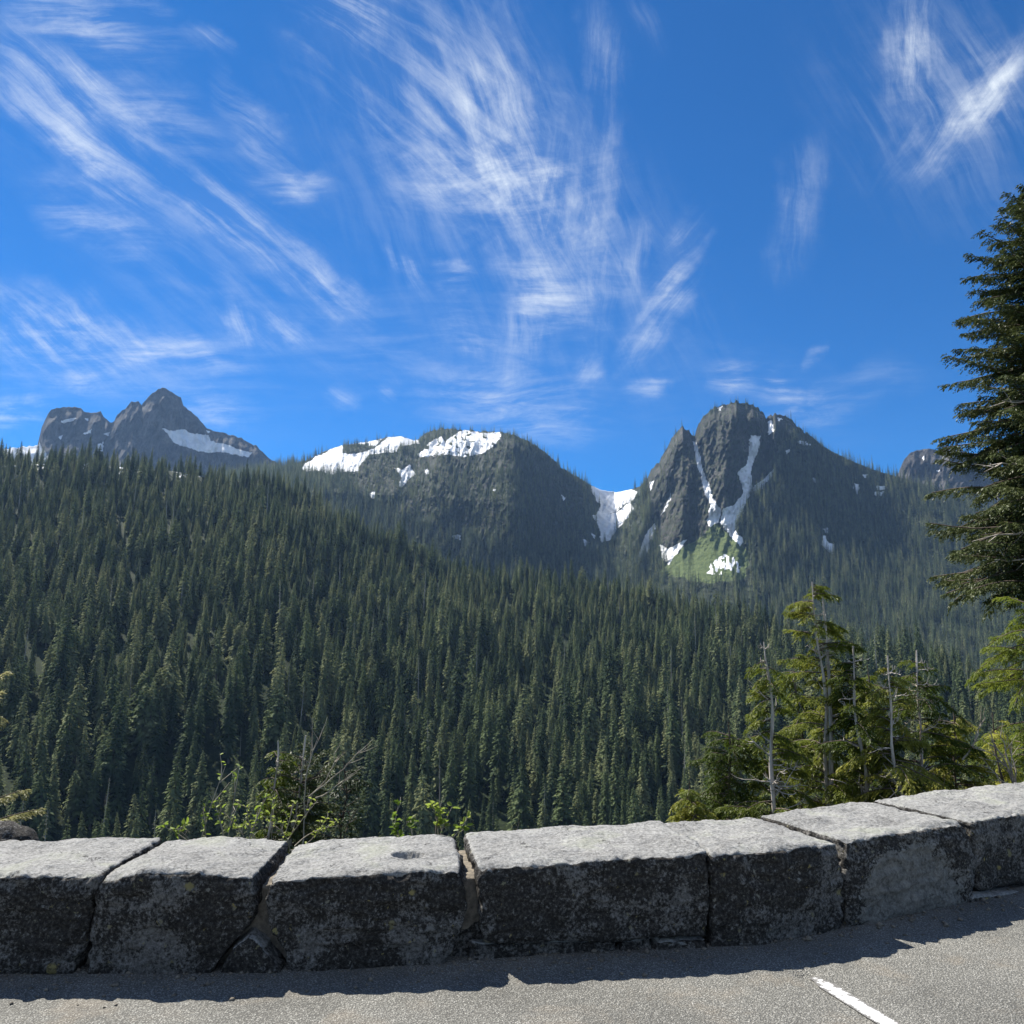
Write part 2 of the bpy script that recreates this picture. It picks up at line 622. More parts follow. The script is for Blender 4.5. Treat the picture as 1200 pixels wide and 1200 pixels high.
def build_line():
    mb = MB()
    def g(px, py):
        a, t = bearing(px, py)
        r = EYE / -t
        return np.array([r * math.sin(a), r * math.cos(a)])
    A, B = g(953, 1146), g(1062, 1214)
    d = unit((B - A)[None])[0]
    B = B + d * 1.6
    n = np.array([-d[1], d[0]])
    u = np.linspace(0, 1, 160)
    w = np.linspace(-1, 1, 9)
    half = .047 * np.clip(u * 22, .35, 1) ** .5
    jit = .006 * fbm(v3(u * 60, 0 * u), 3)
    P = A[None, None] + (B - A)[None, None] * u[:, None, None] + n[None, None] * (w[None, :, None] * (half + jit)[:, None, None])
    Z = .012 * fbm(v3(P[..., 0], P[..., 1]) * .8, 3) + .003 * fbm(v3(P[..., 0], P[..., 1]) * 7, 2) + .005
    mb.add(np.concatenate([P, Z[..., None]], -1), grid_faces(160, 9))
    o = mb.build('parking_line', M['paint'], None, True)
    attr(o.data, 'edge', np.broadcast_to(np.abs(w)[None] ** 3, (160, 9)) + .6 * np.exp(-u[:, None] * 30))
    if o.data.polygons[0].normal.z < 0:
        o.data.flip_normals()
    tag(o, 'worn white painted parking line on the asphalt', None, None, 'structure')


build_line()



def build_grit():
    rg = np.random.default_rng(5)
    mb = MB()
    n = 900
    ss = rg.uniform(SEG[60], SEG[-60], n)
    dd = -np.abs(rg.normal(0, .16, n)) + .05
    sz = rg.lognormal(math.log(.006), .5, n).clip(.003, .022)
    base = wall_world(ss, dd, np.zeros(n))
    dirs = np.array([[1, 0, 0], [0, 1, 0], [-1, 0, 0], [0, -1, 0], [0, 0, 1], [0, 0, -1]], float)
    F = np.array([[0, 1, 4], [1, 2, 4], [2, 3, 4], [3, 0, 4], [1, 0, 5], [2, 1, 5], [3, 2, 5], [0, 3, 5]])
    for k_ in range(n):
        z0 = .012 * fbm(base[k_][None] * np.array([.8, .8, 0]), 3)[0]
        V = dirs * sz[k_] * rg.uniform(.6, 1.3, (6, 1)) * np.array([1.2, 1, .7])
        a = rg.uniform(0, 6.28)
        c_, s_ = math.cos(a), math.sin(a)
        V = np.stack([V[:, 0] * c_ - V[:, 1] * s_, V[:, 0] * s_ + V[:, 1] * c_, V[:, 2]], -1)
        mb.add(base[k_] + V + np.array([0, 0, z0 + sz[k_] * .3]), F)
    o = mb.build('gravel', M['mortar'])
    tag(o, 'scattered grit and small stones along the foot of the wall', None, None, 'stuff')


build_grit()

# ------------------------------------------------------------------ stone wall
WALL = thing('stone_wall', 'low parapet wall of large rough granite blocks edging the car park', 'wall',
             tuple(wall_world(np.array([SEG[200]]), .4, np.array([0.]))[0]))
bpy.context.view_layer.update()
WLOC = np.array(WALL.location)


def make_block(name, poly, depth=(0.0, DEPTH), rough=1.0, mat='stone', label=None, voxel=.013, seed=0, top_tilt=0.0, fresh=None, chips=(), pz=False):
    poly = np.asarray(poly, float)
    if pz:
        S, Z = poly[:, 0], poly[:, 1]
    else:
        S, Z = wall_sz(poly[:, 0], poly[:, 1])
    bm = bmesh.new()
    f = [bm.verts.new((a, depth[0], b)) for a, b in zip(S, Z)]
    g = [bm.verts.new((a, depth[1], b)) for a, b in zip(S, Z)]
    n = len(f)
    bm.faces.new(f)
    bm.faces.new(g[::-1])
    for i in range(n):
        j = (i + 1) % n
        bm.faces.new((f[j], f[i], g[i], g[j]))
    bmesh.ops.recalc_face_normals(bm, faces=bm.faces)
    me = bpy.data.meshes.new('tmp')
    bm.to_mesh(me)
    bm.free()
    o = bpy.data.objects.new('tmp', me)
    C.objects.link(o)
    r = o.modifiers.new('r', 'REMESH')
    r.mode = 'VOXEL'
    r.voxel_size = voxel
    s = o.modifiers.new('s', 'SMOOTH')
    s.factor = .5
    s.iterations = 3
    dg = bpy.context.evaluated_depsgraph_get()
    me2 = bpy.data.meshes.new_from_object(o.evaluated_get(dg))
    bpy.data.objects.remove(o)
    bpy.data.meshes.remove(me)
    me2.name = name
    nv = len(me2.vertices)
    co = np.empty(nv * 3, np.float32)
    me2.vertices.foreach_get('co', co)
    co = co.reshape(-1, 3).astype(float)
    no = np.empty(nv * 3, np.float32)
    me2.vertices.foreach_get('normal', no)
    no = no.reshape(-1, 3).astype(float)
    q = co + seed * 7.7
    side = 1 - np.abs(no[:, 2])
    # broad lumps, hewn ledges running slightly oblique, fine grain
    d = .045 * fbm(q * 3.0, 3) * rough
    led = fbm(np.stack([q[:, 0] * 2.2 + q[:, 1] * 1.4, q[:, 1] * 9 - q[:, 0] * 2.5, q[:, 2] * 14], -1), 3, .55, True)
    d += .022 * led * rough * (.45 + 1.0 * side)
    d += .010 * fbm(q * 22, 3) * rough
    # chipped arrises
    zt = np.percentile(co[:, 2], 99)
    front_edge = np.exp(-((co[:, 1] - depth[0]) / .05) ** 2) * np.exp(-((co[:, 2] - zt) / .07) ** 2)
    d -= .045 * front_edge * np.clip(fbm(q * 9, 3) * 2.5 + .25, 0, 1.2) * rough
    ds = (d - .009 * (side > .3))[:, None] * no
    co = co + ds
    co[:, 2] += top_tilt * (co[:, 1] - depth[0]) * sstep(.15, .35, co[:, 2])
    for (cs, cd, cz, ra, dp) in chips:
        dist = np.sqrt(((co[:, 0] - cs) / ra) ** 2 + ((co[:, 1] - cd) / (ra * .7)) ** 2 + ((co[:, 2] - cz) / .12) ** 2)
        co[:, 2] -= dp * sstep(1.0, .7, dist)
    W = wall_world(co[:, 0], co[:, 1], co[:, 2]) - WLOC
    me2.vertices.foreach_set('co', W.astype(np.float32).ravel())
    me2.materials.clear()
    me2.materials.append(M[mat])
    me2.update()
    attr(me2, 'worn', sstep(.45, .85, no[:, 2]) + .12 * (fbm(q * 2, 2)))  # follows the normal: upward faces take the paler, painted-in sunlit colour
    if fresh:
        fs, fz, fa, fb = fresh
        attr(me2, 'fresh', np.clip(1.15 - .6 * (((co[:, 0] - fs) / fa) ** 2 + ((co[:, 2] - fz) / fb) ** 2), 0, 1) * (co[:, 1] < .25))
    me2.polygons.foreach_set('use_smooth', np.ones(len(me2.polygons), bool))
    ob = link(name, me2, WALL)
    if label:
        ob['label'] = label
    return ob


BL = []
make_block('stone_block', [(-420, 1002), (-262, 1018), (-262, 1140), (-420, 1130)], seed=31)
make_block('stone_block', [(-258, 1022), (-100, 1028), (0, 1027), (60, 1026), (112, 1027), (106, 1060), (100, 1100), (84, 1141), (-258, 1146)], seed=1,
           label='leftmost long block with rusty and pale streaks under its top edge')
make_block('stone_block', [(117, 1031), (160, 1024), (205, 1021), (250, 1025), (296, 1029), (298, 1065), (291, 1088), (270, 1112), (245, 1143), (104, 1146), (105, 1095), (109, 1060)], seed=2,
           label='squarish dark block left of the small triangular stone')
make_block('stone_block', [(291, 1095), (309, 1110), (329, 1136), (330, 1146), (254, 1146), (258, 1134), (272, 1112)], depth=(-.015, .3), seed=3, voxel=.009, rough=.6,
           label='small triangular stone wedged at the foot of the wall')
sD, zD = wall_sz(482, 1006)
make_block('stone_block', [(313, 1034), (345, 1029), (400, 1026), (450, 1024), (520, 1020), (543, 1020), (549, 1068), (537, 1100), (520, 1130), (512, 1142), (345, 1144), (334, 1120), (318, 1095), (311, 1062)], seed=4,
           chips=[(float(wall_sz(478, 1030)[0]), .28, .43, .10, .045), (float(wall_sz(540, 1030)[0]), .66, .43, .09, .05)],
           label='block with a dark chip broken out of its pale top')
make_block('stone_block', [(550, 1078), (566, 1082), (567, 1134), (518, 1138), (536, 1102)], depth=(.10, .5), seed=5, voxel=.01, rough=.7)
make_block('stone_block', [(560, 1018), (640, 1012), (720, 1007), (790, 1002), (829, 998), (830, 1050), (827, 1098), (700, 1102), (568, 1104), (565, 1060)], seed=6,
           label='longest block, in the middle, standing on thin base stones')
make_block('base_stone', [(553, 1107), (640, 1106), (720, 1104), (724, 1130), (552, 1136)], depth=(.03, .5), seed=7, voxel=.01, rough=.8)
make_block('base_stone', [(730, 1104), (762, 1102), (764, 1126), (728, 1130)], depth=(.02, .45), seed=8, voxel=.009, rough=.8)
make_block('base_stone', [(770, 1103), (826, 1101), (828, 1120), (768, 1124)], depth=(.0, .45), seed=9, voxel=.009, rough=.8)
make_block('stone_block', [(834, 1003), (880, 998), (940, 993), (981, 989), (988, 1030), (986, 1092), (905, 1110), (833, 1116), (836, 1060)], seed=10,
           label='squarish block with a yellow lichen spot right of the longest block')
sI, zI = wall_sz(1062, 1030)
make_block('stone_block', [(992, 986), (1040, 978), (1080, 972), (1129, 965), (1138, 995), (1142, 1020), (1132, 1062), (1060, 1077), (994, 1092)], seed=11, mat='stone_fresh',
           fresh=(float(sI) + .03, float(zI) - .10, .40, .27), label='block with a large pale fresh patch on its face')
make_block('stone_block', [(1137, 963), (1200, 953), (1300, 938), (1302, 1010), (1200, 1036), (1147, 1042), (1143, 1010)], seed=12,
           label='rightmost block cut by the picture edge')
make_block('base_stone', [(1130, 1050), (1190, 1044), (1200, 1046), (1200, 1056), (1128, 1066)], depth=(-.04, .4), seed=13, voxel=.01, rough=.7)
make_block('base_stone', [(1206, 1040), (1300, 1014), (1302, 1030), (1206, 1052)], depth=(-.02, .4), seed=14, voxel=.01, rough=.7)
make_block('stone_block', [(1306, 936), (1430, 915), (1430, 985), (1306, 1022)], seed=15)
make_block('mortar', [(SEG[4], -.1), (SEG[-5], -.1), (SEG[-5], .36), (SEG[4], .36)], depth=(.11, .70), seed=16, mat='mortar', rough=.6, voxel=.02, pz=True)

# ------------------------------------------------------------------ terrain: valley and forested spur
SKY1 = np.array([(-500, 500), (-200, 505), (0, 512), (100, 515), (200, 524), (300, 538), (345, 552), (400, 588), (450, 612), (500, 634), (560, 652), (650, 664), (750, 684),
                 (850, 704), (950, 724), (1050, 750), (1200, 800), (1400, 850), (1900, 900)], float)
_a1, _t1 = bearing(SKY1[:, 0], SKY1[:, 1] + 25)
AZG = np.radians(np.linspace(-70, 70, 420))
R1a = np.interp(AZG, np.radians([-70, -34, -12, 8, 20, 34, 70]), [1150, 1080, 900, 840, 760, 640, 560])
T1a = np.interp(AZG, _a1, _t1)
kk = np.hanning(13)
kk /= kk.sum()
T1a = np.convolve(np.pad(T1a, 6, mode='edge'), kk, 'valid')


def ground_z(az, r):
    R1 = np.interp(az, AZG, R1a)
    zr = EYE + R1 * np.interp(az, AZG, T1a)
    rw = np.interp(az, PAZ, PR) + .45
    near = np.where(r < rw + 6, -.25 - .42 * (r - rw), -.25 - 2.52 - .46 * (r - rw - 6))
    near = np.maximum(near, -150)
    sl = (zr + 105) / (R1 - 270)
    rise = -105 + sl * (r - 270)
    back = zr - .45 * (r - R1)
    z = smax(near, rise, 14)
    z = np.where(r < 60, near, z)
    z = smin(z, back, 12)
    z = smax(z, -150 + 0 * r, 20)
    P = v3(r * np.sin(az), r * np.cos(az), 0)
    amp = sstep(120, 420, r)
    z = z + amp * (16 * fbm(P / 150, 3) + 9 * fbm(P / 420 + 5, 2))
    return z


def build_ground():
    rr = np.concatenate([np.linspace(0, 12, 40), np.linspace(12.5, 60, 30), np.linspace(64, 1500, 220), np.linspace(1520, 4000, 30)])
    rw = np.interp(AZG, PAZ, PR) + .45
    RR = rw[None] + rr[:, None]
    A = np.broadcast_to(AZG[None], RR.shape)
    Z = ground_z(A, RR)
    near = (RR < 40)
    Z = Z + near * .10 * fbm(v3(RR * np.sin(A), RR * np.cos(A)) * 1.2, 3) * sstep(0, 1.2, RR - rw[None])
    mb = MB()
    mb.add(np.stack([RR * np.sin(A), RR * np.cos(A), Z], -1), grid_faces(*RR.shape))
    o = mb.build('hillside_ground', M['floor'], None, True)
    if o.data.polygons[2000].normal.z < 0:
        o.data.flip_normals()
    R1 = np.interp(A, AZG, R1a)
    q = fbm(v3(RR * np.sin(A), RR * np.cos(A)) / 40, 3)
    snow = sstep(R1 - 110, R1 - 30, RR) * sstep(np.radians(-18), np.radians(-27), A) * (.55 + .9 * q)
    attr(o.data, 'snow', snow * (RR < R1 + 200))
    tag(o, 'steep forested hillside and valley floor beyond the wall', None, None, 'structure')


build_ground()


# ------------------------------------------------------------------ far mountains
def inpoly(X, Y, poly):
    poly = np.asarray(poly, float)
    ins = np.zeros(X.shape, bool)
    n = len(poly)
    for i in range(n):
        x0, y0 = poly[i]
        x1, y1 = poly[(i + 1) % n]
        c = (y0 > Y) != (y1 > Y)
        with np.errstate(divide='ignore', invalid='ignore'):
            xi = (x1 - x0) * (Y - y0) / (y1 - y0) + x0
        ins ^= c & (X < xi)
    return ins


def dline(X, Y, pts):
    d = np.full(X.shape, 1e9)
    for (x0, y0), (x1, y1) in zip(pts[:-1], pts[1:]):
        l2 = (x1 - x0) ** 2 + (y1 - y0) ** 2
        t = np.clip(((X - x0) * (x1 - x0) + (Y - y0) * (y1 - y0)) / l2, 0, 1)
        d = np.minimum(d, np.hypot(X - x0 - t * (x1 - x0), Y - y0 - t * (y1 - y0)))
    return d


def polys_mask(X, Y, polys, warp, ws=9.0, seed=0):
    q = v3(X / ws, Y / ws, seed)
    XX = X + warp * fbm(q, 3)
    YY = Y + warp * fbm(q + 40.5, 3)
    m = np.zeros(X.shape, bool)
    for p in polys:
        m |= inpoly(XX, YY, p)
    return m


def build_mountain(name, label, px0, px1, step, rows, sky, foot, rf, rr, prof, relief, masks, jag, mat):
    px = np.arange(px0, px1, step)
    sk = np.interp(px, sky[:, 0], sky[:, 1])
    sk = sk + jag(px)
    ft = foot(px)
    t = np.linspace(0, 1, rows)
    PX = np.broadcast_to(px[None], (rows, len(px))).copy()
    PY = ft[None] + (sk - ft)[None] * t[:, None]
    R = rf(px)[None] + (rr(px) - rf(px))[None] * prof(px[None], t[:, None])
    R = R + relief(PX, PY, t[:, None])
    P = at(PX, PY, R)
    # far side of the mountain falls away behind the crest
    top = P[-1]
    hd = unit(top[:, :2])
    backs = []
    for j in range(1, 9):
        dd = 55.0 * j ** 1.25
        b = top.copy()
        b[:, :2] += hd * dd
        b[:, 2] -= dd * .62 + 10 * fbm(np.stack([b[:, 0] / 60, b[:, 1] / 60, b[:, 2] * 0], -1), 3)
        backs.append(b)
    V = np.concatenate([P, np.stack(backs)], 0)
    mb = MB()
    mb.add(V, grid_faces(V.shape[0], V.shape[1]))
    o = mb.build(name, mat, None, True)
    if o.data.polygons[len(px) * 5].normal.z < 0:
        o.data.flip_normals()
    ms = masks(PX, PY)
    for k_, m in ms.items():
        attr(o.data, k_, np.concatenate([m.astype(float), np.repeat(m[-1:].astype(float), 8, 0)], 0))
    tag(o, label, None, None, 'structure')
    return PX, PY, P, ms


# middle range: rounded snow-topped mountain, snowy col, craggy peak and its forested flank
SKY2 = np.array([(250, 560), (300, 552), (330, 546), (355, 541), (380, 529), (400, 522), (430, 518), (455, 512), (470, 511), (487, 517), (500, 507), (515, 502), (540, 503), (560, 505),
                 (585, 506), (600, 509), (620, 517), (640, 531), (660, 549), (680, 561), (692, 568), (703, 574), (722, 577), (738, 574), (750, 570), (757, 563), (764, 550),
                 (772, 541), (780, 528), (786, 517), (793, 506), (800, 499), (804, 503), (809, 508), (814, 511), (817, 500), (822, 490), (832, 481), (842, 476), (852, 473), (865, 471), (878, 473),
                 (888, 478), (895, 484), (898, 489), (903, 488), (908, 485), (915, 485), (925, 490), (935, 500), (946, 508), (952, 512), (962, 521), (975, 529), (1000, 541),
                 (1020, 549), (1035, 554), (1050, 558), (1070, 564), (1100, 574), (1150, 592), (1200, 612), (1300, 650), (1500, 700)], float)


def foot2(px):
    return np.interp(px, [250, 345, 400, 500, 600, 750, 900, 1000, 1100, 1200, 1400], [600, 620, 660, 700, 720, 745, 770, 800, 840, 880, 920])


def rf2(px):
    return np.interp(px, [250, 500, 700, 850, 1000, 1100, 1200, 1400], [1500, 1450, 1350, 1300, 1200, 1060, 920, 800])


def rr2(px):
    return np.interp(px, [250, 450, 600, 690, 720, 760, 800, 865, 930, 1050, 1200, 1400], [2150, 2150, 1950, 2050, 2250, 2080, 1960, 1950, 1980, 2050, 2000, 1900])


def prof2(px, t):
    snowy = .62 * sstep(0, .68, t) * .55 + .0 * t + (1 - .62 * .55) * np.clip((t - .60) / .40, 0, 1) ** 1.1 * .9 + .1 * (1 - .62 * .55) * t
    rocky = .55 * (1 - (1 - t) ** 1.9) + .45 * t
    col = t ** 1.15
    flank = .25 * (1 - (1 - t) ** 1.7) + .75 * t
    w1 = sstep(640, 600, px)
    wc = sstep(660, 705, px) * sstep(770, 740, px)
    w3 = sstep(900, 990, px)
    base = rocky * (1 - w3) + flank * w3
    base = base * (1 - wc) + col * wc
    return base * (1 - w1) + snowy * w1


GULLIES = [([(815, 508), (821, 535), (828, 568), (838, 595), (840, 615)], 7, 62),
           ([(889, 508), (882, 535), (874, 560), (871, 580), (858, 605), (852, 625)], 9, 75),
           ([(790, 566), (782, 585), (770, 610), (755, 645)], 8, 45),
           ([(898, 488), (903, 510), (895, 560), (882, 580)], 5, 22),
           ([(722, 577), (720, 600), (708, 630)], 14, 30),
           ([(478, 530), (474, 555), (468, 590)], 12, 35), ([(560, 545), (552, 590)], 9, 26), ([(620, 560), (640, 600)], 9, 26)]
SPURS = [([(800, 499), (792, 530), (778, 570), (757, 605), (745, 640)], 10, 40),
         ([(865, 471), (852, 520), (850, 560), (843, 592)], 13, 46),
         ([(812, 545), (806, 575), (800, 600), (790, 630)], 10, 42),
         ([(905, 490), (915, 540), (900, 590)], 14, 34),
         ([(600, 509), (590, 560), (600, 620)], 20, 40), ([(520, 535), (515, 580), (500, 620)], 16, 34)]


def relief2(PX, PY, t):
    q = v3(PX / 26, PY / 62, 1.0)
    lean = v3((PX + .28 * PY) / 13, PY / 40, 2.0)
    fall = sstep(1.0, .93, t) * .75 + .25
    r = 40 * fbm(v3(PX / 70, PY / 80, 4.), 3)
    r = r - 34 * fbm(q, 5, .62, True)
    craggy = sstep(1010, 930, PX) * sstep(690, 640, PY) * (1 - .65 * sstep(730, 690, PX) * sstep(610, 640, PX))
    r = r - 44 * craggy * fbm(lean, 5, .66, True) - 12 * craggy * fbm(v3((PX - .5 * PY) / 9, PY / 12, 7.), 4, .6, True)
    for pts, w, a in GULLIES:
        r = r + .22 * a * np.exp(-(dline(PX, PY, pts) / w) ** 2)
    for pts, w, a in SPURS:
        r = r - a * np.exp(-(dline(PX, PY, pts) / w) ** 1.4)
    mead = np.exp(-(((PX - 830) / 50) ** 2 + ((PY - 652) / 28) ** 2))
    cone = 85 * np.clip((PY - 608) / 70, 0, 1.2) * np.exp(-((PX - 832) / 52) ** 2)
    return r * (1 - .75 * mead) * fall - cone


SNOW2 = [
    [(352, 548), (365, 538), (380, 530), (395, 523), (402, 520), (402, 531), (415, 532), (430, 528), (438, 526), (447, 518), (455, 512), (470, 511), (492, 516), (492, 519), (480, 522), (467, 523), (465, 529), (445, 531),
     (432, 534), (424, 542), (420, 553), (402, 552), (385, 556), (376, 551), (360, 552)],
    [(402, 518), (430, 517), (448, 513), (440, 522), (430, 522)],
    [(488, 533), (498, 524), (507, 515), (520, 512), (522, 520), (530, 510), (545, 504), (562, 507), (586, 506), (587, 514), (576, 526), (565, 531), (548, 536), (520, 533), (500, 536)],
    [(462, 548), (470, 550), (480, 544), (486, 556), (478, 563), (472, 571), (467, 570), (470, 560)],
    [(498, 550), (503, 549), (503, 556), (499, 556)], [(433, 578), (440, 577), (438, 584), (434, 583)], [(530, 627), (540, 627), (539, 632), (531, 632)],
    [(657, 580), (663, 584), (660, 588)], [(577, 573), (582, 573), (580, 576)],
    [(692, 569), (705, 572), (722, 576), (738, 573), (748, 577), (742, 586), (733, 590), (724, 599), (712, 603), (694, 607), (702, 599), (704, 591), (694, 579)],
    [(694, 603), (712, 603), (724, 600), (738, 588), (742, 596), (732, 612), (722, 622), (716, 634), (704, 636), (703, 620)],
    [(811, 516), (818, 522), (822, 545), (828, 562), (836, 585), (845, 598), (842, 612), (831, 618), (828, 610), (833, 594), (825, 575), (818, 548)],
    [(879, 511), (892, 510), (889, 526), (882, 543), (880, 556), (882, 572), (875, 588), (868, 602), (861, 622), (871, 637), (856, 628), (844, 612), (847, 598), (862, 590), (871, 576), (865, 553), (874, 545), (878, 528)],
    [(880, 577), (888, 566), (898, 560), (907, 548), (905, 558), (893, 572), (884, 580)],
    [(899, 494), (905, 492), (907, 505), (901, 509)], [(911, 489), (917, 491), (913, 495)], [(934, 517), (944, 517), (952, 523), (940, 522)], [(921, 528), (927, 526), (922, 534)], [(840, 478), (847, 476), (844, 480)],
    [(779, 594), (787, 577), (783, 592), (775, 604)], [(746, 657), (756, 627), (767, 613), (769, 617), (763, 640), (755, 652)],
    [(773, 638), (782, 643), (806, 632), (795, 646), (783, 662), (776, 655)], [(862, 622), (872, 634), (868, 640), (858, 630)],
    [(828, 672), (834, 659), (848, 650), (860, 653), (868, 664), (868, 672), (855, 668), (845, 674)],
    [(760, 565), (766, 562), (764, 575), (761, 572)],
    [(1010, 556), (1017, 556), (1014, 562)], [(1027, 569), (1038, 569), (1036, 573), (1028, 573)], [(1025, 576), (1035, 575), (1034, 581), (1027, 581)], [(1000, 567), (1006, 566), (1006, 580), (1002, 578)],
    [(963, 636), (966, 625), (970, 634), (978, 638), (976, 650), (968, 645)], [(965, 620), (971, 618), (969, 626)], [(952, 560), (957, 560), (955, 566)], [(1056, 619), (1059, 619), (1058, 623)],
    [(683, 632), (690, 636), (686, 641)], [(692, 625), (698, 627), (696, 632)],
]
ROCKY = [(764, 550), (780, 528), (800, 499), (814, 511), (822, 490), (852, 472), (895, 482), (915, 484), (935, 500), (912, 520), (905, 548), (882, 575), (862, 600), (838, 618), (800, 640), (778, 655), (765, 600), (757, 565)]
MEADOW = [(838, 612), (850, 622), (868, 636), (880, 652), (872, 678), (830, 684), (772, 672), (796, 644), (825, 627)]
_rock_zones = {}  # rock and cliff face masks kept for planting the far trees


def masks2(PX, PY):
    snow = polys_mask(PX, PY, SNOW2, 4.5, 8)
    holes = polys_mask(PX, PY, [[(402, 521), (432, 520), (431, 529), (412, 532), (403, 531)]], 3, 7)
    snow &= ~holes
    sp = fbm(v3(PX / 7, PY / 5, 3.), 3)
    top = polys_mask(PX, PY, [[(488, 536), (510, 502), (590, 502), (590, 536)]], 2, 7)
    snow &= ~(top & (sp > .16))
    fall = polys_mask(PX, PY, [[(826, 675), (830, 655), (850, 648), (872, 660), (870, 676)]], 2, 7)
    snow &= ~(fall & (fbm(v3(PX / 3.2, PY / 9, 8.), 3) > .02))
    mead = polys_mask(PX, PY, [MEADOW], 6, 12) & ~snow
    rock = polys_mask(PX, PY, [ROCKY], 8, 14)
    scrub = np.where(rock, .52, .9)
    face = polys_mask(PX, PY, [[(400, 545), (480, 535), (600, 512), (640, 540), (690, 590), (640, 640), (520, 625), (420, 580)]], 10, 20)
    scrub = np.where(face, .58, scrub)
    _rock_zones['rock'] = rock
    _rock_zones['face'] = face
    return dict(snow=snow, meadow=mead, scrub=np.where(mead, 0, scrub))


def jag2(px):
    n = fbm(v3(px / 5.0, 0 * px, 9.), 3)
    rocky = sstep(755, 770, px) * sstep(965, 940, px)
    return n * (1.5 + 8 * rocky + 4 * sstep(470, 500, px) * sstep(690, 660, px))


PX2, PY2, P2, MS2 = build_mountain('mountains', 'craggy peak with snow gullies and the rounded snow topped mountain beside it', 250, 1420, 1.1, 300, SKY2, foot2, rf2, rr2, prof2, relief2,
                                   masks2, jag2, M['mountain'])

SKY3 = np.array([(-300, 520), (-100, 525), (0, 527), (44, 522), (49, 500), (53, 491), (60, 480), (66, 478), (76, 477), (94, 477), (98, 482), (108, 484), (118, 482), (121, 488), (130, 495), (134, 494), (138, 485), (147, 478),
                 (154, 471), (162, 470), (166, 475), (171, 468), (178, 461), (184, 457), (190, 454), (197, 457), (205, 462), (212, 466), (215, 475), (222, 481), (231, 489), (242, 501), (250, 505), (262, 507), (270, 510),
                 (283, 513), (291, 519), (300, 522), (308, 530), (316, 538), (330, 545), (420, 560)], float)
SNOW3 = [[(190, 502), (198, 505), (207, 504), (216, 503), (222, 507), (233, 509), (243, 510), (248, 517), (258, 519), (268, 522), (282, 527), (296, 531), (290, 536), (262, 530), (240, 530), (220, 525), (205, 520)],
         [(70, 494), (80, 490), (90, 490), (86, 493), (74, 496)], [(98, 490), (104, 489), (103, 494)], [(95, 509), (108, 503), (106, 509)], [(113, 521), (122, 518), (120, 528), (116, 535)], [(120, 508), (128, 506), (127, 511)],
         [(68, 512), (74, 510), (72, 516)], [(-100, 521), (45, 520), (60, 540), (-100, 560)], [(240, 503), (247, 506), (243, 508)]]


def cliff_relief(a, s):
    def f(PX, PY, t):
        fall = sstep(1.0, .9, t) * .8 + .2
        return fall * (-a * fbm(v3((PX + .2 * PY) / s, PY / (s * 2.2), 6.), 5, .58, True) + a * .8 * fbm(v3(PX / (s * 3), PY / (s * 3), 2.), 3))
    return f


PX3, PY3, P3, MS3 = build_mountain('mountains', 'bare jagged twin rock peaks rising behind the forested ridge', -300, 420, 1.0, 130, SKY3,
                                   lambda p: np.interp(p, [-300, 420], [600, 640]), lambda p: 2450 + 0 * p, lambda p: np.interp(p, [-300, 70, 190, 420], [3100, 3050, 2950, 2900]),
                                   lambda px, t: .65 * (1 - (1 - t) ** 1.8) + .35 * t, cliff_relief(48, 15),
                                   lambda X, Y: dict(snow=polys_mask(X, Y, SNOW3, 3, 7), meadow=np.zeros(X.shape), scrub=np.full(X.shape, .02)),
                                   lambda p: 4.0 * fbm(v3(p / 6, 0 * p, 3.), 3), M['mountain'])
SKY4 = np.array([(960, 590), (1040, 566), (1052, 556), (1056, 546), (1060, 538), (1068, 530), (1076, 527), (1090, 526), (1100, 528), (1108, 525), (1116, 523), (1124, 524), (1134, 531), (1150, 540), (1180, 550), (1240, 575), (1400, 640)], float)
SNOW4 = [[(1106, 529), (1112, 528), (1110, 531)], [(1080, 536), (1084, 534), (1083, 539)], [(1096, 552), (1103, 549), (1100, 554)]]
build_mountain('mountains', 'blocky rock summit showing behind the right forested flank', 960, 1400, 1.2, 90, SKY4,
               lambda p: 680 + 0 * p, lambda p: 2250 + 0 * p, lambda p: 2650 + 0 * p, lambda px, t: .65 * (1 - (1 - t) ** 1.8) + .35 * t, cliff_relief(42, 13),
               lambda X, Y: dict(snow=polys_mask(X, Y, SNOW4, 2, 6), meadow=np.zeros(X.shape), scrub=np.full(X.shape, .08)),
               lambda p: 3.5 * fbm(v3(p / 6, 0 * p, 5.), 3), M['mountain'])


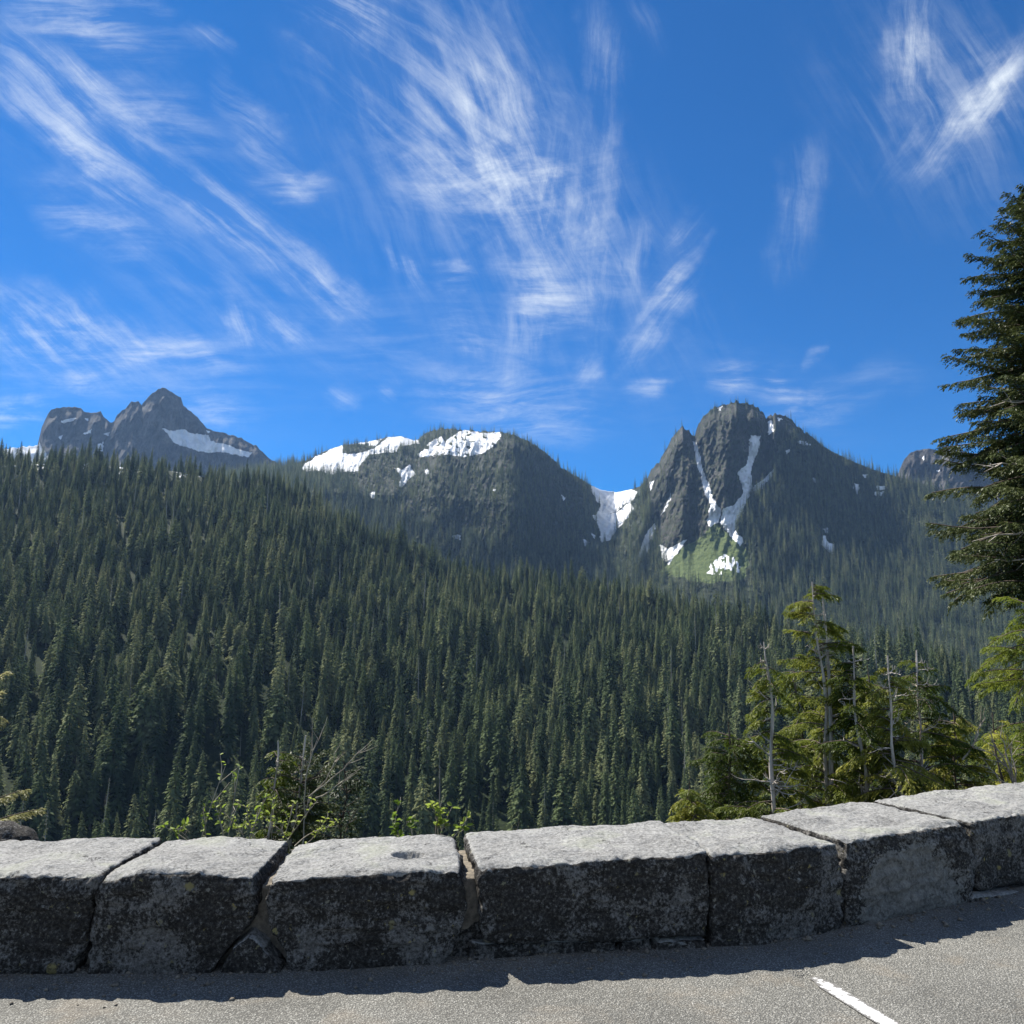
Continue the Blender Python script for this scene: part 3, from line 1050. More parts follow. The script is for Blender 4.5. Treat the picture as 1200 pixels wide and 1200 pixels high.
# ------------------------------------------------------------------ forest conifers
def conifer_meshes(seed, h=30.0, rad=3.6, whorls=46, per=7, patches=4, base=.10, dead=False, power=.8, gap=0.06):
    rg = np.random.default_rng(seed)
    crown, trunk = MB(), MB()
    zs = base + (1 - base) * (np.linspace(0, 1, whorls) ** .95)
    Ps, Ds, Ss, Ls, Ws, Ns, Fl = [], [], [], [], [], [], []
    bend = rg.normal(0, .25, 2)
    clump = rg.uniform(0, 10)
    for i, t in enumerate(zs):
        nb = max(3, int(per * (1.05 - .55 * t)))
        for b in range(nb):
            if rg.random() < gap:
                continue
            ph = 2 * PI * (b + rg.uniform(-.35, .35)) / nb + i * 2.4
            lump = .78 + .5 * math.sin(ph * 2 + clump + t * 9) * .5 + .25 * math.sin(t * 31 + clump + ph)
            ln = rad * ((1 - t) ** power * .96 + .035) * rg.uniform(.72, 1.12) * (.55 + .45 * min(1, (t - base) / .10 + .35)) * (.72 + .36 * lump)
            out = np.array([math.cos(ph), math.sin(ph), 0])
            tang = np.array([-out[1], out[0], 0])
            slope = .35 * (t - .45) + rg.uniform(-.16, .10)
            z0 = t * h + rg.uniform(-.3, .3)
            o0 = np.array([bend[0] * t, bend[1] * t, z0])
            for k_ in range(patches):
                u = (.18 + .82 * (k_ + .4) / patches)
                c = o0 + out * ln * u * .86 + np.array([0, 0, slope * ln * u - .28 * ln * u * u])
                for sg in (-1, 1):
                    d = out * rg.uniform(.5, 1.0) + tang * sg * rg.uniform(.25, .9) + np.array([0, 0, -rg.uniform(.05, .85)])
                    d /= np.linalg.norm(d)
                    n0 = out * .60 + tang * sg * .25 + np.array([0, 0, .80]) + rg.normal(0, .28, 3)
                    s = np.cross(d, n0)
                    s /= np.linalg.norm(s)
                    Ns.append(unit((np.cross(s, d) * -1 * np.sign(np.dot(np.cross(s, d), n0) * -1) * .6 + unit(n0[None])[0] * .5)[None])[0])
                    Fl.append(np.dot(np.cross(s, d), n0))
                    Ps.append(c - d * .12 * ln)
                    Ds.append(d)
                    Ss.append(s)
                    l = ln * .34 * rg.uniform(.6, 1.25) * (1.1 - .25 * u) + .26
                    Ls.append(l)
                    Ws.append(l * rg.uniform(.36, .60))
    Ss = np.array(Ss) * np.sign(np.array(Fl))[:, None]
    kites(crown, np.array(Ps), np.array(Ds), Ss, np.array(Ls), np.array(Ws), .22)
    crown.nrm = np.repeat(np.array(Ns), 4, 0)
    hh = np.linspace(-.08, 1.0 if not dead else 1.07, 9)
    pts = np.stack([bend[0] * hh, bend[1] * hh, hh * h], -1)
    tube(trunk, pts, np.maximum(.0135 * h * (1.04 - hh), .02), 6)
    if dead:
        for k_ in range(26):
            t = rg.uniform(.45, 1.03)
            ph = rg.uniform(0, 2 * PI)
            l = rg.uniform(.5, 1.8) * (1.15 - t) + .25
            p0 = np.array([bend[0] * t, bend[1] * t, t * h])
            d = np.array([math.cos(ph), math.sin(ph), rg.uniform(-.4, .2)])
            tube(trunk, np.stack([p0, p0 + d * l]), [.06, .02], 4)
    return crown, trunk


SPECS = [dict(seed=11, h=29, rad=4.9, whorls=44, per=8, patches=5), dict(seed=12, h=32, rad=4.2, whorls=50, per=8, patches=5), dict(seed=13, h=24, rad=5.2, whorls=34, per=9, patches=5, power=.62),
         dict(seed=14, h=33, rad=4.8, whorls=48, per=8, patches=5, base=.16, power=.68), dict(seed=15, h=20, rad=3.9, whorls=34, per=8, power=.85), dict(seed=16, h=28, rad=4.0, whorls=40, gap=.25, base=.2, power=.7),
         dict(seed=18, h=27, rad=5.8, whorls=30, per=9, patches=5, power=.52, gap=.14)]
NEAR = []
for sp in SPECS:
    cr, tr = conifer_meshes(**sp)
    NEAR.append((cr, tr, sp['h'], False))
cr, tr = conifer_meshes(17, h=28, rad=1.5, whorls=26, per=4, patches=2, base=.3, dead=True, gap=.5)
NEAR.append((cr, tr, 28, True))
NN = len(NEAR)
near_mesh = []
tmpl_coll = bpy.data.collections.new('forest_kinds')


def both(cr, tr, name, dead):
    mb = MB()
    mb.v, mb.f, mb.n = list(cr.v), list(cr.f), cr.n
    mb.nrm = np.concatenate([cr.nrm] + [np.zeros_like(v) for v in tr.v])
    n0 = sum(len(f) for f in mb.f)
    for v, f in zip(tr.v, tr.f):
        mb.v.append(v)
        mb.f.append(f + cr.n)
    n1 = sum(len(f) for f in tr.f)
    return mb.mesh(name, [M['fir'], M['dead_wood_far'] if dead else M['fir_trunk']], False, np.concatenate([np.zeros(n0), np.ones(n1)]))


for i, (cr, tr, h, dead) in enumerate(NEAR):
    near_mesh.append((cr.mesh('conifer_crown', M['fir']), tr.mesh('conifer_trunk', M['dead_wood_far'] if dead else M['fir_trunk'], True), h))
    o = bpy.data.objects.new('kind_%02d' % i, both(cr, tr, 'forest_conifer', dead))
    tmpl_coll.objects.link(o)
FAR_H = []
for i in range(5):
    h = [26, 24, 28, 22, 25][i]
    cr, tr = conifer_meshes(40 + i, h=h, rad=[3.7, 3.2, 4.0, 3.6, 3.2][i], whorls=22, per=6, patches=2, base=.06, power=.85)
    o = bpy.data.objects.new('kind_%02d' % (NN + i), both(cr, tr, 'far_conifer', False))
    tmpl_coll.objects.link(o)
    FAR_H.append(h)

# trees of the facing slope
sp_ = 8.8
gx, gy = np.meshgrid(np.arange(-1150, 1000, sp_), np.arange(150, 1300, sp_))
gx = gx + RNG.uniform(-.45, .45, gx.shape) * sp_
gy = gy + RNG.uniform(-.45, .45, gy.shape) * sp_
gx, gy = gx.ravel(), gy.ravel()
ga, gr = np.arctan2(gx, gy), np.hypot(gx, gy)
R1t = np.interp(ga, AZG, R1a)
keep = (gr > 232) & (gr < R1t + 45) & (np.abs(ga) < math.radians(44))
dens = fbm(v3(gx / 60, gy / 60, 0), 3)
keep &= RNG.random(len(gx)) < np.maximum(.86 + 1.1 * dens, .66)
snowtop = (ga < math.radians(-22)) & (gr > R1t - 60)
keep &= ~(snowtop & (RNG.random(len(gx)) < .35))
gx, gy, ga, gr = gx[keep], gy[keep], ga[keep], gr[keep]
gz = ground_z(ga, gr) - .6
nt_ = len(gx)
kind = RNG.choice(NN, nt_, p=[.17, .17, .14, .14, .12, .10, .12, .04])
hgt = np.array([n[2] for n in NEAR])[kind]
size = RNG.normal(.86, .22, nt_).clip(.36, 1.4) * (1 + .75 * fbm(v3(gx / 70, gy / 70, 7.), 3))
wide = RNG.normal(1.14, .16, nt_).clip(.8, 1.6)
leanx, leany = RNG.normal(0, .035, (2, nt_))
size *= np.interp(gr, [230, 320, 600, 1100], [.95, 1.05, 1.0, .86])
rotz = RNG.uniform(0, 2 * PI, nt_)
topx, topy = project(np.stack([gx, gy, gz + hgt * size], -1))
midx, midy = project(np.stack([gx, gy, gz + hgt * size * .55], -1))
wall_y = np.interp(topx, [0, 350, 550, 800, 910, 1060, 1200], [985, 985, 975, 960, 952, 936, 922])
# which show largest: size in view, hidden by the wall or by nearer trees counted out
show = hgt * size / gr
vis = (topy < wall_y - 26) & (topx > 6) & (topx < 1190)
order = np.argsort(gr)
free = np.zeros(nt_, bool)
cover = np.full(1300, 1200.0)                       # height already covered by nearer trees, per column
for i in order:
    if not vis[i]:
        continue
    c0 = int(np.clip(topx[i], 0, 1199))
    w = max(2, int(2.2 * FOC / gr[i]))
    seg = cover[max(0, c0 - w):c0 + w + 1]
    free[i] = topy[i] < seg.mean() - 14
    cover[max(0, c0 - w):c0 + w + 1] = np.minimum(seg, topy[i] + 6)
blocked = (topx > 845) & (topx < 1150) & (topy > np.interp(topx, [845, 960, 1000, 1110, 1150], [890, 700, 780, 800, 880]))
cand = np.where(vis & free & ~blocked)[0]
cand = cand[np.argsort(-show[cand])][:290]
single = np.zeros(nt_, bool)
single[cand] = True
for i in cand:
    dead = NEAR[kind[i]][3]
    o = bpy.data.objects.new('bare_conifer' if dead else 'conifer', None)
    C.objects.link(o)
    o.location = (gx[i], gy[i], gz[i])
    o.rotation_euler = (leanx[i], leany[i], rotz[i])
    o.scale = (size[i] * wide[i], size[i] * wide[i], size[i])
    if dead:
        tag(o, 'thin grey half dead conifer among the green trees of the lower slope', 'tree', 'half dead conifers on the lower valley slope')
    else:
        tag(o, 'tall green conifer in the nearest ranks of forest above the stone wall', 'tree', 'conifers in the nearest ranks of the forest')
    cm, tm, _h = near_mesh[kind[i]]
    link('crown', cm, o)
    link('trunk', tm, o)

# trees of the far slopes
area_w = np.ones(P2.shape[:2])
du = np.linalg.norm(np.gradient(P2, axis=1)[..., :2], axis=-1)
ex, ey = np.gradient(P2, axis=1), np.gradient(P2, axis=0)
area_w = np.linalg.norm(np.cross(ex, ey)[..., :], axis=-1)
flat = np.abs(np.cross(ex, ey)[..., 2])
snow2 = MS2['snow'] > .5
d2 = np.full(P2.shape[:2], 1.0)
rock2, face2 = _rock_zones['rock'], _rock_zones['face']
d2 = np.where(rock2, .10, d2)
d2 = np.where(face2, .72, d2)
d2 = np.where(MS2['meadow'] > .5, .02, d2)
d2 = np.where((PX2 > 688) & (PX2 < 752) & (PY2 > 566) & (PY2 < 652), d2 * .35, d2)
d2 = np.where((PX2 > 790) & (PX2 < 884) & (PY2 > 640) & (PY2 < 715), d2 * .4, d2)
topband = (PX2 > 480) & (PX2 < 600) & (PY2 < 536)
d2 = np.where(snow2, np.where(topband, .10, .012), d2)
d2 *= np.clip(.75 + 1.6 * fbm(v3(PX2 / 16, PY2 / 12, 5.), 3), .05, 1.6)
screen = 1.1 * np.gradient(PY2, axis=0).__abs__()
# count by ground area seen, thinned with steepness
wgt = d2 * np.minimum(area_w, 3.0 * flat + 18) / 62.0
wgt[PY2 < -1e8] = 0
cnt = RNG.poisson(np.clip(wgt, 0, 3))
ii, jj = np.nonzero(cnt)
fi = np.clip(ii + RNG.uniform(-.5, .5, len(ii)), 0, P2.shape[0] - 1.001)
fj = np.clip(jj + RNG.uniform(-.5, .5, len(ii)), 0, P2.shape[1] - 1.001)
i0, j0 = fi.astype(int), fj.astype(int)
wi, wj = (fi - i0)[:, None], (fj - j0)[:, None]
FP = (P2[i0, j0] * (1 - wi) * (1 - wj) + P2[i0 + 1, j0] * wi * (1 - wj) + P2[i0, j0 + 1] * (1 - wi) * wj + P2[i0 + 1, j0 + 1] * wi * wj)
nf = len(FP)
hi_alt = sstep(580, 500, PY2[ii, jj])
on_rock = rock2[ii, jj] | face2[ii, jj]
fsize = RNG.normal(1.15, .28, nf).clip(.5, 1.8) * (1 - .42 * hi_alt) * np.where(on_rock, .72, 1.0) * np.where(snow2[ii, jj], .6, 1)
fkind = NN + RNG.integers(0, 5, nf)
rest = ~single
pts = np.concatenate([np.stack([gx, gy, gz], -1)[rest], FP - np.array([0, 0, .8])])
kinds = np.concatenate([np.where(gr[rest] > 780, kind[rest], kind[rest]), fkind])
rots = np.concatenate([rotz[rest], RNG.uniform(0, 2 * PI, nf)])
scl = np.concatenate([size[rest], fsize])
wid = np.concatenate([wide[rest], RNG.normal(1.1, .15, nf).clip(.8, 1.5)])
lean = np.concatenate([np.stack([leanx, leany], -1)[rest], RNG.normal(0, .03, (nf, 2))])
print('forest:', nt_, 'slope', nf, 'far', len(cand), 'single')


def build_forest():
    me = bpy.data.meshes.new('forest')
    me.vertices.add(len(pts))
    me.vertices.foreach_set('co', pts.astype(np.float32).ravel())
    a = me.attributes.new('tree_kind', 'INT', 'POINT')
    a.data.foreach_set('value', kinds.astype(np.int32))
    attr(me, 'tree_size', scl)
    attr(me, 'tree_turn', rots)
    attr(me, 'tree_girth', scl * wid)
    attr(me, 'tree_lean_x', lean[:, 0])
    attr(me, 'tree_lean_y', lean[:, 1])
    o = link('forest', me)
    ng = bpy.data.node_groups.new('forest_trees', 'GeometryNodeTree')
    ng.interface.new_socket('Geometry', in_out='INPUT', socket_type='NodeSocketGeometry')
    ng.interface.new_socket('Geometry', in_out='OUTPUT', socket_type='NodeSocketGeometry')
    gi, go = ng.nodes.new('NodeGroupInput'), ng.nodes.new('NodeGroupOutput')
    ip = ng.nodes.new('GeometryNodeInstanceOnPoints')
    ci = ng.nodes.new('GeometryNodeCollectionInfo')
    ci.inputs['Collection'].default_value = tmpl_coll
    ci.inputs['Separate Children'].default_value = True
    ci.inputs['Reset Children'].default_value = True

    def named(n, t):
        x = ng.nodes.new('GeometryNodeInputNamedAttribute')
        x.data_type = t
        x.inputs['Name'].default_value = n
        return x.outputs['Attribute']
    cx = ng.nodes.new('ShaderNodeCombineXYZ')
    ng.links.new(named('tree_turn', 'FLOAT'), cx.inputs['Z'])
    ng.links.new(named('tree_lean_x', 'FLOAT'), cx.inputs['X'])
    ng.links.new(named('tree_lean_y', 'FLOAT'), cx.inputs['Y'])
    cs = ng.nodes.new('ShaderNodeCombineXYZ')
    girth = named('tree_girth', 'FLOAT')
    ng.links.new(girth, cs.inputs['X'])
    ng.links.new(girth, cs.inputs['Y'])
    ng.links.new(named('tree_size', 'FLOAT'), cs.inputs['Z'])
    ng.links.new(gi.outputs[0], ip.inputs['Points'])
    ng.links.new(ci.outputs[0], ip.inputs['Instance'])
    ip.inputs['Pick Instance'].default_value = True
    ng.links.new(named('tree_kind', 'INT'), ip.inputs['Instance Index'])
    ng.links.new(cx.outputs[0], ip.inputs['Rotation'])
    ng.links.new(cs.outputs[0], ip.inputs['Scale'])
    ng.links.new(ip.outputs[0], go.inputs[0])
    md = o.modifiers.new('trees', 'NODES')
    md.node_group = ng
    tag(o, 'dense dark conifer forest covering the upper slopes and the flanks of the far mountains', 'forest', None, 'stuff')


build_forest()


# ------------------------------------------------------------------ near vegetation
def frond(leaf, wood, P0, D, Ln, rg, droop=.3, tw_sp=.05, tw_len=.16, k_len=.055, k_w=.015, per=7, wood_r=.006, bare=.12):
    D = unit(np.asarray(D, float)[None])[0]
    n = max(4, int(Ln / tw_sp))
    t = np.linspace(0, 1, n)
    dn = np.array([0, 0, -1.])
    wob = rg.normal(0, .025 * Ln, (2, 3))
    ax = P0 + D * (Ln * t)[:, None] + dn * (droop * Ln * t * t)[:, None] + wob[0] * np.sin(t * 3)[:, None] + wob[1] * np.sin(t * 7)[:, None] * .4
    if wood is not None:
        tube(wood, ax[::max(1, n // 6)] if n > 8 else ax, np.linspace(wood_r, wood_r * .3, len(ax[::max(1, n // 6)] if n > 8 else ax)), 4)
    if leaf is None:
        return ax
    T = unit(np.gradient(ax, axis=0))
    sel = t > bare
    ax2, T2, t2 = ax[sel], T[sel], t[sel]
    m = len(t2)
    side = unit(np.cross(T2, np.array([0, 0, 1.])))
    for sg in (-1, 1):
        td = unit(T2 * rg.uniform(.45, 1.0, (m, 1)) + side * sg * rg.uniform(.5, 1.0, (m, 1)) + dn * rg.uniform(.05, .5, (m, 1)) + rg.normal(0, .16, (m, 3)))
        tl = tw_len * (1.08 - .72 * t2) * rg.uniform(.55, 1.25, m)
        u = np.linspace(.08, 1, per)
        base = ax2[:, None] + td[:, None] * (tl[:, None] * u[None])[..., None] + dn * (.38 * tl[:, None] * u[None] ** 2)[..., None]
        perp = unit(np.cross(td, np.array([0, 0, 1.])) + rg.normal(0, .3, (m, 3)))
        alt = np.where(np.arange(per) % 2 == 0, 1., -1.)
        kd = unit(td[:, None] * .9 + perp[:, None] * (alt[None] * rg.uniform(.35, 1.0, (m, per)))[..., None] + dn * rg.uniform(0, .55, (m, per, 1)) + rg.normal(0, .18, (m, per, 3)))
        ks = unit(np.cross(kd, rg.normal(0, .5, (m, per, 3)) + np.array([0, 0, 1.])))
        kl = k_len * rg.uniform(.6, 1.3, (m, per)) * (1.1 - .4 * u[None])
        kites(leaf, base, kd, ks, kl, k_w * rg.uniform(.7, 1.3, (m, per)), .12)
    return ax


def rand_dir(rg, phi, elev):
    return np.array([math.cos(phi) * math.cos(elev), math.sin(phi) * math.cos(elev), math.sin(elev)])


def ground_pt(px, r):
    a, _ = bearing(px, 900)
    a = float(a)
    return np.array([r * math.sin(a), r * math.cos(a), float(ground_z(np.array([a]), np.array([r]))[0])])


def snag_tree(label, px_base, px_top, py_top, r, radii, seed, leafmat='hemlock', n_br=46, trunk_r=.04, trunk_mat='snag', dead=7, low=.0, front=.25, twin=None, kscale=1.0, group=None, name='conifer', spread=.5, top_bare=.04, droop=(.2, .6), elev=(-.15, .55)):
    """small wind-beaten conifer: pale weathered stem, live drooping sprays mostly behind it, dead side branches"""
    rg = np.random.default_rng(seed)
    g = ground_pt(px_base, r)
    top = at(px_top, py_top, r)
    root = thing(name, label, 'tree', tuple(g), group)
    H = top[2] - g[2]
    hh = np.linspace(0, 1, 24)
    stem = (top - g)[None] * hh[:, None] + np.stack([.05 * np.sin(hh * 6 + seed) + .02 * np.sin(hh * 17 + seed * 2), .05 * np.cos(hh * 5 + seed), 0 * hh], -1) * (.15 + hh * (1 - hh) * 4)[:, None]
    stem[0, 2] -= .15
    tr = MB()
    tube(tr, stem, trunk_r * .85 * (1.0 - .9 * hh) + .004 + .003 * np.sin(hh * 40 + seed), 8)
    if twin:
        dx, h0, h1 = twin
        q = np.linspace(0, 1, 7)
        s0 = np.array([np.interp(h0, hh, stem[:, k_]) for k_ in range(3)])
        s1 = np.array([np.interp(h1, hh, stem[:, k_]) for k_ in range(3)]) + np.array([dx, -.03, 0])
        tp = s0[None] + (s1 - s0)[None] * q[:, None]
        tp[:, 0] += dx * .5 * np.sin(q * PI) ** .7
        tube(tr, tp, trunk_r * .7 * (1 - .8 * q) + .003, 7)
    tr.build('trunk', M[trunk_mat], root, True)
    leaf, wood = MB(), MB()
    back = math.pi / 2                                          # away from the viewer
    for b in range(n_br):
        u = low + (1 - top_bare - low) * ((b + rg.random()) / n_br) ** .9
        if rg.random() < front:
            phi = rg.uniform(0, 2 * PI)
        else:
            phi = back + rg.normal(0, 1) * 1.1
        R = np.interp(u, np.linspace(0, 1, len(radii)), radii) * rg.uniform(.55, 1.15)
        p0 = np.array([np.interp(u, hh, stem[:, k_]) for k_ in range(3)])
        frond(leaf, wood, p0, rand_dir(rg, phi, rg.uniform(*elev)), max(R, .12), rg, droop=rg.uniform(*droop), tw_sp=.026 * kscale, tw_len=(.12 + .20 * R) * spread * 2 * .8, k_len=.044 * kscale, k_w=.0095 * kscale,
              per=15, wood_r=.004 + .008 * R)
    if leaf.n:
        cr_ = leaf.build('crown', M[leafmat], root)
        wood.build('branches', M['bark'], cr_, True)
    for b in range(dead):
        u = rg.uniform(.25, .98)
        p0 = np.array([np.interp(u, hh, stem[:, k_]) for k_ in range(3)])
        phi = rg.choice([0, PI]) + rg.normal(0, .6) - .4
        ln = rg.uniform(.08, .50) * (1.35 - 1.10 * u)
        q = np.linspace(0, 1, 7)
        d = rand_dir(rg, phi, rg.uniform(-.5, .9))
        dp = p0 + d * (ln * q)[:, None] + np.array([0, 0, rg.uniform(-.35, .45)]) * (ln * q * q)[:, None] + rg.normal(0, .012, (7, 3)) * q[:, None]
        mb = MB()
        tube(mb, dp, np.linspace(.008, .002, 7) * (.6 + trunk_r * 10), 5)
        for s_ in range(rg.integers(2, 6)):
            i_ = rg.integers(1, 6)
            d2_ = unit((d + rg.normal(0, .75, 3))[None])[0]
            tube(mb, np.stack([dp[i_], dp[i_] + d2_ * ln * .2, dp[i_] + d2_ * ln * .36 + np.array([0, 0, .02])]), [.005, .0035, .0018], 4)
        mb.build('dead_branch', M[trunk_mat], root, True)
    return root


snag_tree('low spreading yellow green conifer at the left end of the snag clump', 856, 852, 846, 8.6, [.8, .72, .55, .2], 21, n_br=90, trunk_r=.03, dead=3, low=.25, front=.6, trunk_mat='bark')
snag_tree('conifer with a thick pale bare stem, leftmost tall snag behind the wall', 907, 895, 752, 8.2, [.5, .62, .58, .46, .30, .14], 22, n_br=60, trunk_r=.042, dead=30, low=.2, top_bare=.06)
snag_tree('tallest conifer of the snag clump, twin pale stems rising to its tip', 968, 952, 682, 8.8, [.55, .75, .7, .62, .5, .40, .22], 23, n_br=105, trunk_r=.040, dead=34, low=.15, twin=(.09, .35, .96), top_bare=.0, front=.3)
snag_tree('broken topped conifer right of the tallest twin stemmed snag', 1002, 1000, 757, 8.6, [.5, .6, .52, .42, .34, .2], 24, n_br=62, trunk_r=.036, dead=30, low=.2)
snag_tree('pale thin stemmed conifer third from the right in the snag clump', 1050, 1041, 768, 8.5, [.5, .62, .55, .46, .34, .18], 25, n_br=62, trunk_r=.028, dead=30, low=.2)
snag_tree('conifer with bare antler like top at the right end of the snag clump', 1083, 1074, 762, 9.0, [.6, .7, .66, .54, .40, .2], 26, n_br=70, trunk_r=.028, dead=30, low=.15, trunk_mat='snag')
snag_tree('dark low conifer filling the right foot of the snag clump', 1118, 1116, 828, 9.4, [.8, .8, .6, .25], 27, n_br=85, trunk_r=.03, dead=1, low=.2, front=.6, trunk_mat='bark')
snag_tree('dense dark conifer behind the middle stems of the snag clump', 1020, 1016, 778, 9.8, [.9, .8, .62, .4, .15], 28, n_br=80, trunk_r=.03, dead=0, low=.15, front=.6, trunk_mat='bark')
snag_tree('dense green conifer behind the left stems of the snag clump', 935, 930, 770, 9.8, [.8, .75, .6, .4, .15], 29, n_br=80, trunk_r=.03, dead=0, low=.15, front=.6, trunk_mat='bark')
snag_tree('bright yellow green conifer under the big tree at the right edge', 1206, 1203, 690, 10.5, [.95, .95, .85, .75, .6, .3], 30, leafmat='yellow', n_br=90, trunk_r=.05, dead=3, low=.1, front=.7, trunk_mat='bark')
snag_tree('yellow green bushy conifer right of the snag clump', 1166, 1163, 835, 9.8, [.5, .6, .5, .3, .1], 36, leafmat='yellow', n_br=46, trunk_r=.03, dead=2, low=.1, front=.6, trunk_mat='bark')
snag_tree('pale yellowish conifer cut off by the left edge of the picture', -60, -64, 770, 7.6, [.7, .85, .8, .6, .2], 31, leafmat='pale', n_br=52, trunk_r=.04, dead=2, low=.1, front=.8, trunk_mat='bark', spread=.4, droop=(-.1, .2))
snag_tree('small dark conifer with a grey pole like stem behind the left part of the wall', 352, 358, 862, 7.4, [.34, .46, .44, .36, .20], 32, leafmat='bigfir', n_br=44, trunk_r=.022, droop=(-.2, .3), elev=(.1, 1.0), dead=8, low=.35, top_bare=.1, trunk_mat='snag')
snag_tree('thin grey stem with sparse sprays left of the small dark conifer', 322, 324, 868, 7.2, [.2, .28, .32, .26, .1], 33, n_br=34, trunk_r=.014, dead=6, low=.4, trunk_mat='snag')
snag_tree('drooping low conifer right of the small dark conifer', 398, 402, 892, 7.6, [.4, .44, .36, .16], 34, leafmat='bigfir', n_br=26, trunk_r=.018, droop=(-.1, .4), elev=(.1, 1.0), dead=4, low=.35, trunk_mat='bark', front=.6)
snag_tree('low fringe of green sprays peeping over the wall at the foot of the snags', 812, 808, 915, 7.8, [.5, .5, .4, .1], 35, n_br=60, trunk_r=.02, dead=1, low=.4, front=.7, trunk_mat='bark')


def big_conifer():
    rg = np.random.default_rng(77)
    r = 13.5
    g = ground_pt(1232, r)
    top = at(1228, 196, r)
    root = thing('conifer', 'large dark conifer with shaggy boughs cut off by the right edge of the picture', 'tree', tuple(g))
    hh = np.linspace(0, 1, 16)
    stem = (top - g)[None] * hh[:, None]
    stem[0, 2] -= .4
    tr = MB()
    tube(tr, stem, .17 * (1.03 - hh) + .008, 10)
    tr.build('trunk', M['bark'], root, True)
    H = top[2] - g[2]
    leaf, wood = MB(), MB()
    n = 560
    for b in range(n):
        u = .455 + .54 * ((b + rg.random()) / n)
        z = np.array([np.interp(u, hh, stem[:, k_]) for k_ in range(3)])
        R = np.interp(u, [.45, .50, .58, .66, .76, .86, .93, 1.0], [1.5, 1.55, 1.55, 1.42, 1.2, .98, .66, .1]) * rg.uniform(.50, 1.18)
        phi = b * 2.39996 + rg.normal(0, .3)
        elev = np.interp(u, [.45, .7, 1], [-.10, .08, .6]) + rg.normal(0, .12)
        frond(leaf, wood, z, rand_dir(rg, phi, elev), max(R, .15), rg, droop=rg.uniform(-.12, .26), tw_sp=.034, tw_len=.17 + .10 * R, k_len=.06, k_w=.019, per=12, wood_r=.006 + .011 * R, bare=.10)
    c = leaf.build('crown', M['bigfir'], root)
    wood.build('branches', M['bark'], c, True)
    for (px, py, dx, dz) in ((1205, 622, -.75, .12), (1203, 655, -.6, .05), (1206, 545, -.7, .05), (1204, 470, -.55, .08)):
        p0 = at(px + 15, py, r - .5)
        mb = MB()
        q = np.linspace(0, 1, 8)
        dp = p0 - g + np.array([dx * 1.3, -.25, -dz])[None] * q[:, None] + rg.normal(0, .015, (8, 3))
        tube(mb, dp, np.linspace(.02, .005, 8), 5)
        for s_ in range(4):
            i_ = rg.integers(2, 7)
            d_ = unit(np.array([[dx, rg.normal(0, .4), rg.normal(0, .5)]]))[0]
            tube(mb, np.stack([dp[i_], dp[i_] + d_ * .25]), [.008, .002], 4)
        mb.build('dead_branch', M['snag'], root, True)


big_conifer()


def leafy_shrub(label, stems, r, seed, leaf_l=.055, leaf_w=.034, n_leaf=16, stem_r=.006, name='shrub', bare=.35, twigs=3):
    """stems: list of (px_base, py_base, px_top, py_top)"""
    rg = np.random.default_rng(seed)
    g = ground_pt(stems[0][0], r)
    root = thing(name, label, 'shrub', tuple(g))
    wood, leaf = MB(), MB()
    for (x0, y0, x1, y1) in stems:
        a = at(x0, y0, r) - g
        b = at(x1, y1, r) - g
        a = a + (a - b) * .4
        q = np.linspace(0, 1, 9)
        bend = rg.normal(0, .04, 3)
        p = a + (b - a) * q[:, None] + bend * np.sin(q * PI)[:, None]
        tube(wood, p, np.linspace(stem_r, stem_r * .35, 9), 5)
        ends = []
        for s_ in range(twigs):
            u = rg.uniform(.45, .9)
            p0 = a + (b - a) * u + bend * math.sin(u * PI)
            d = unit(((b - a) + rg.normal(0, .45, 3) * np.linalg.norm(b - a))[None])[0]
            e = p0 + d * np.linalg.norm(b - a) * rg.uniform(.12, .30)
            tube(wood, np.stack([p0, .5 * (p0 + e) + rg.normal(0, .008, 3), e]), [stem_r * .6, stem_r * .4, stem_r * .25], 4)
            ends.append((p0, e))
        for s_ in range(n_leaf):
            if ends and rg.random() < .6:
                p0, e = ends[rg.integers(len(ends))]
                pt = p0 + (e - p0) * rg.uniform(.3, 1.05)
            else:
                u = rg.uniform(bare, 1.02)
                pt = a + (b - a) * u + bend * math.sin(u * PI)
            d = unit(rg.normal(0, 1, (1, 3)) * np.array([1, 1, .5]) + np.array([[0, 0, .25]]))
            sd = unit(np.cross(d, rg.normal(0, .5, (1, 3)) + np.array([[0, 0, 1.]])))
            ll, ww = leaf_l * rg.uniform(.6, 1.25), leaf_w * rg.uniform(.7, 1.2)
            up = unit(np.cross(sd, d))
            dr = .18 * ll
            V = np.stack([pt + d[0] * 0, pt + d[0] * ll * .3 + sd[0] * ww * .42 + up[0] * dr, pt + d[0] * ll * .65 + sd[0] * ww * .40 + up[0] * dr, pt + d[0] * ll,
                          pt + d[0] * ll * .65 - sd[0] * ww * .40 + up[0] * dr, pt + d[0] * ll * .3 - sd[0] * ww * .42 + up[0] * dr, pt + d[0] * ll * .35, pt + d[0] * ll * .65])
            leaf.add(V, [[0, 1, 2, 7], [0, 7, 4, 5], ])
            leaf.add(V, [[2, 3, 7], [7, 3, 4]])
    wood.build('stem', M['twig'], root, True)
    if leaf.n:
        leaf.build('leaves', M['leaf'], root)
    return root


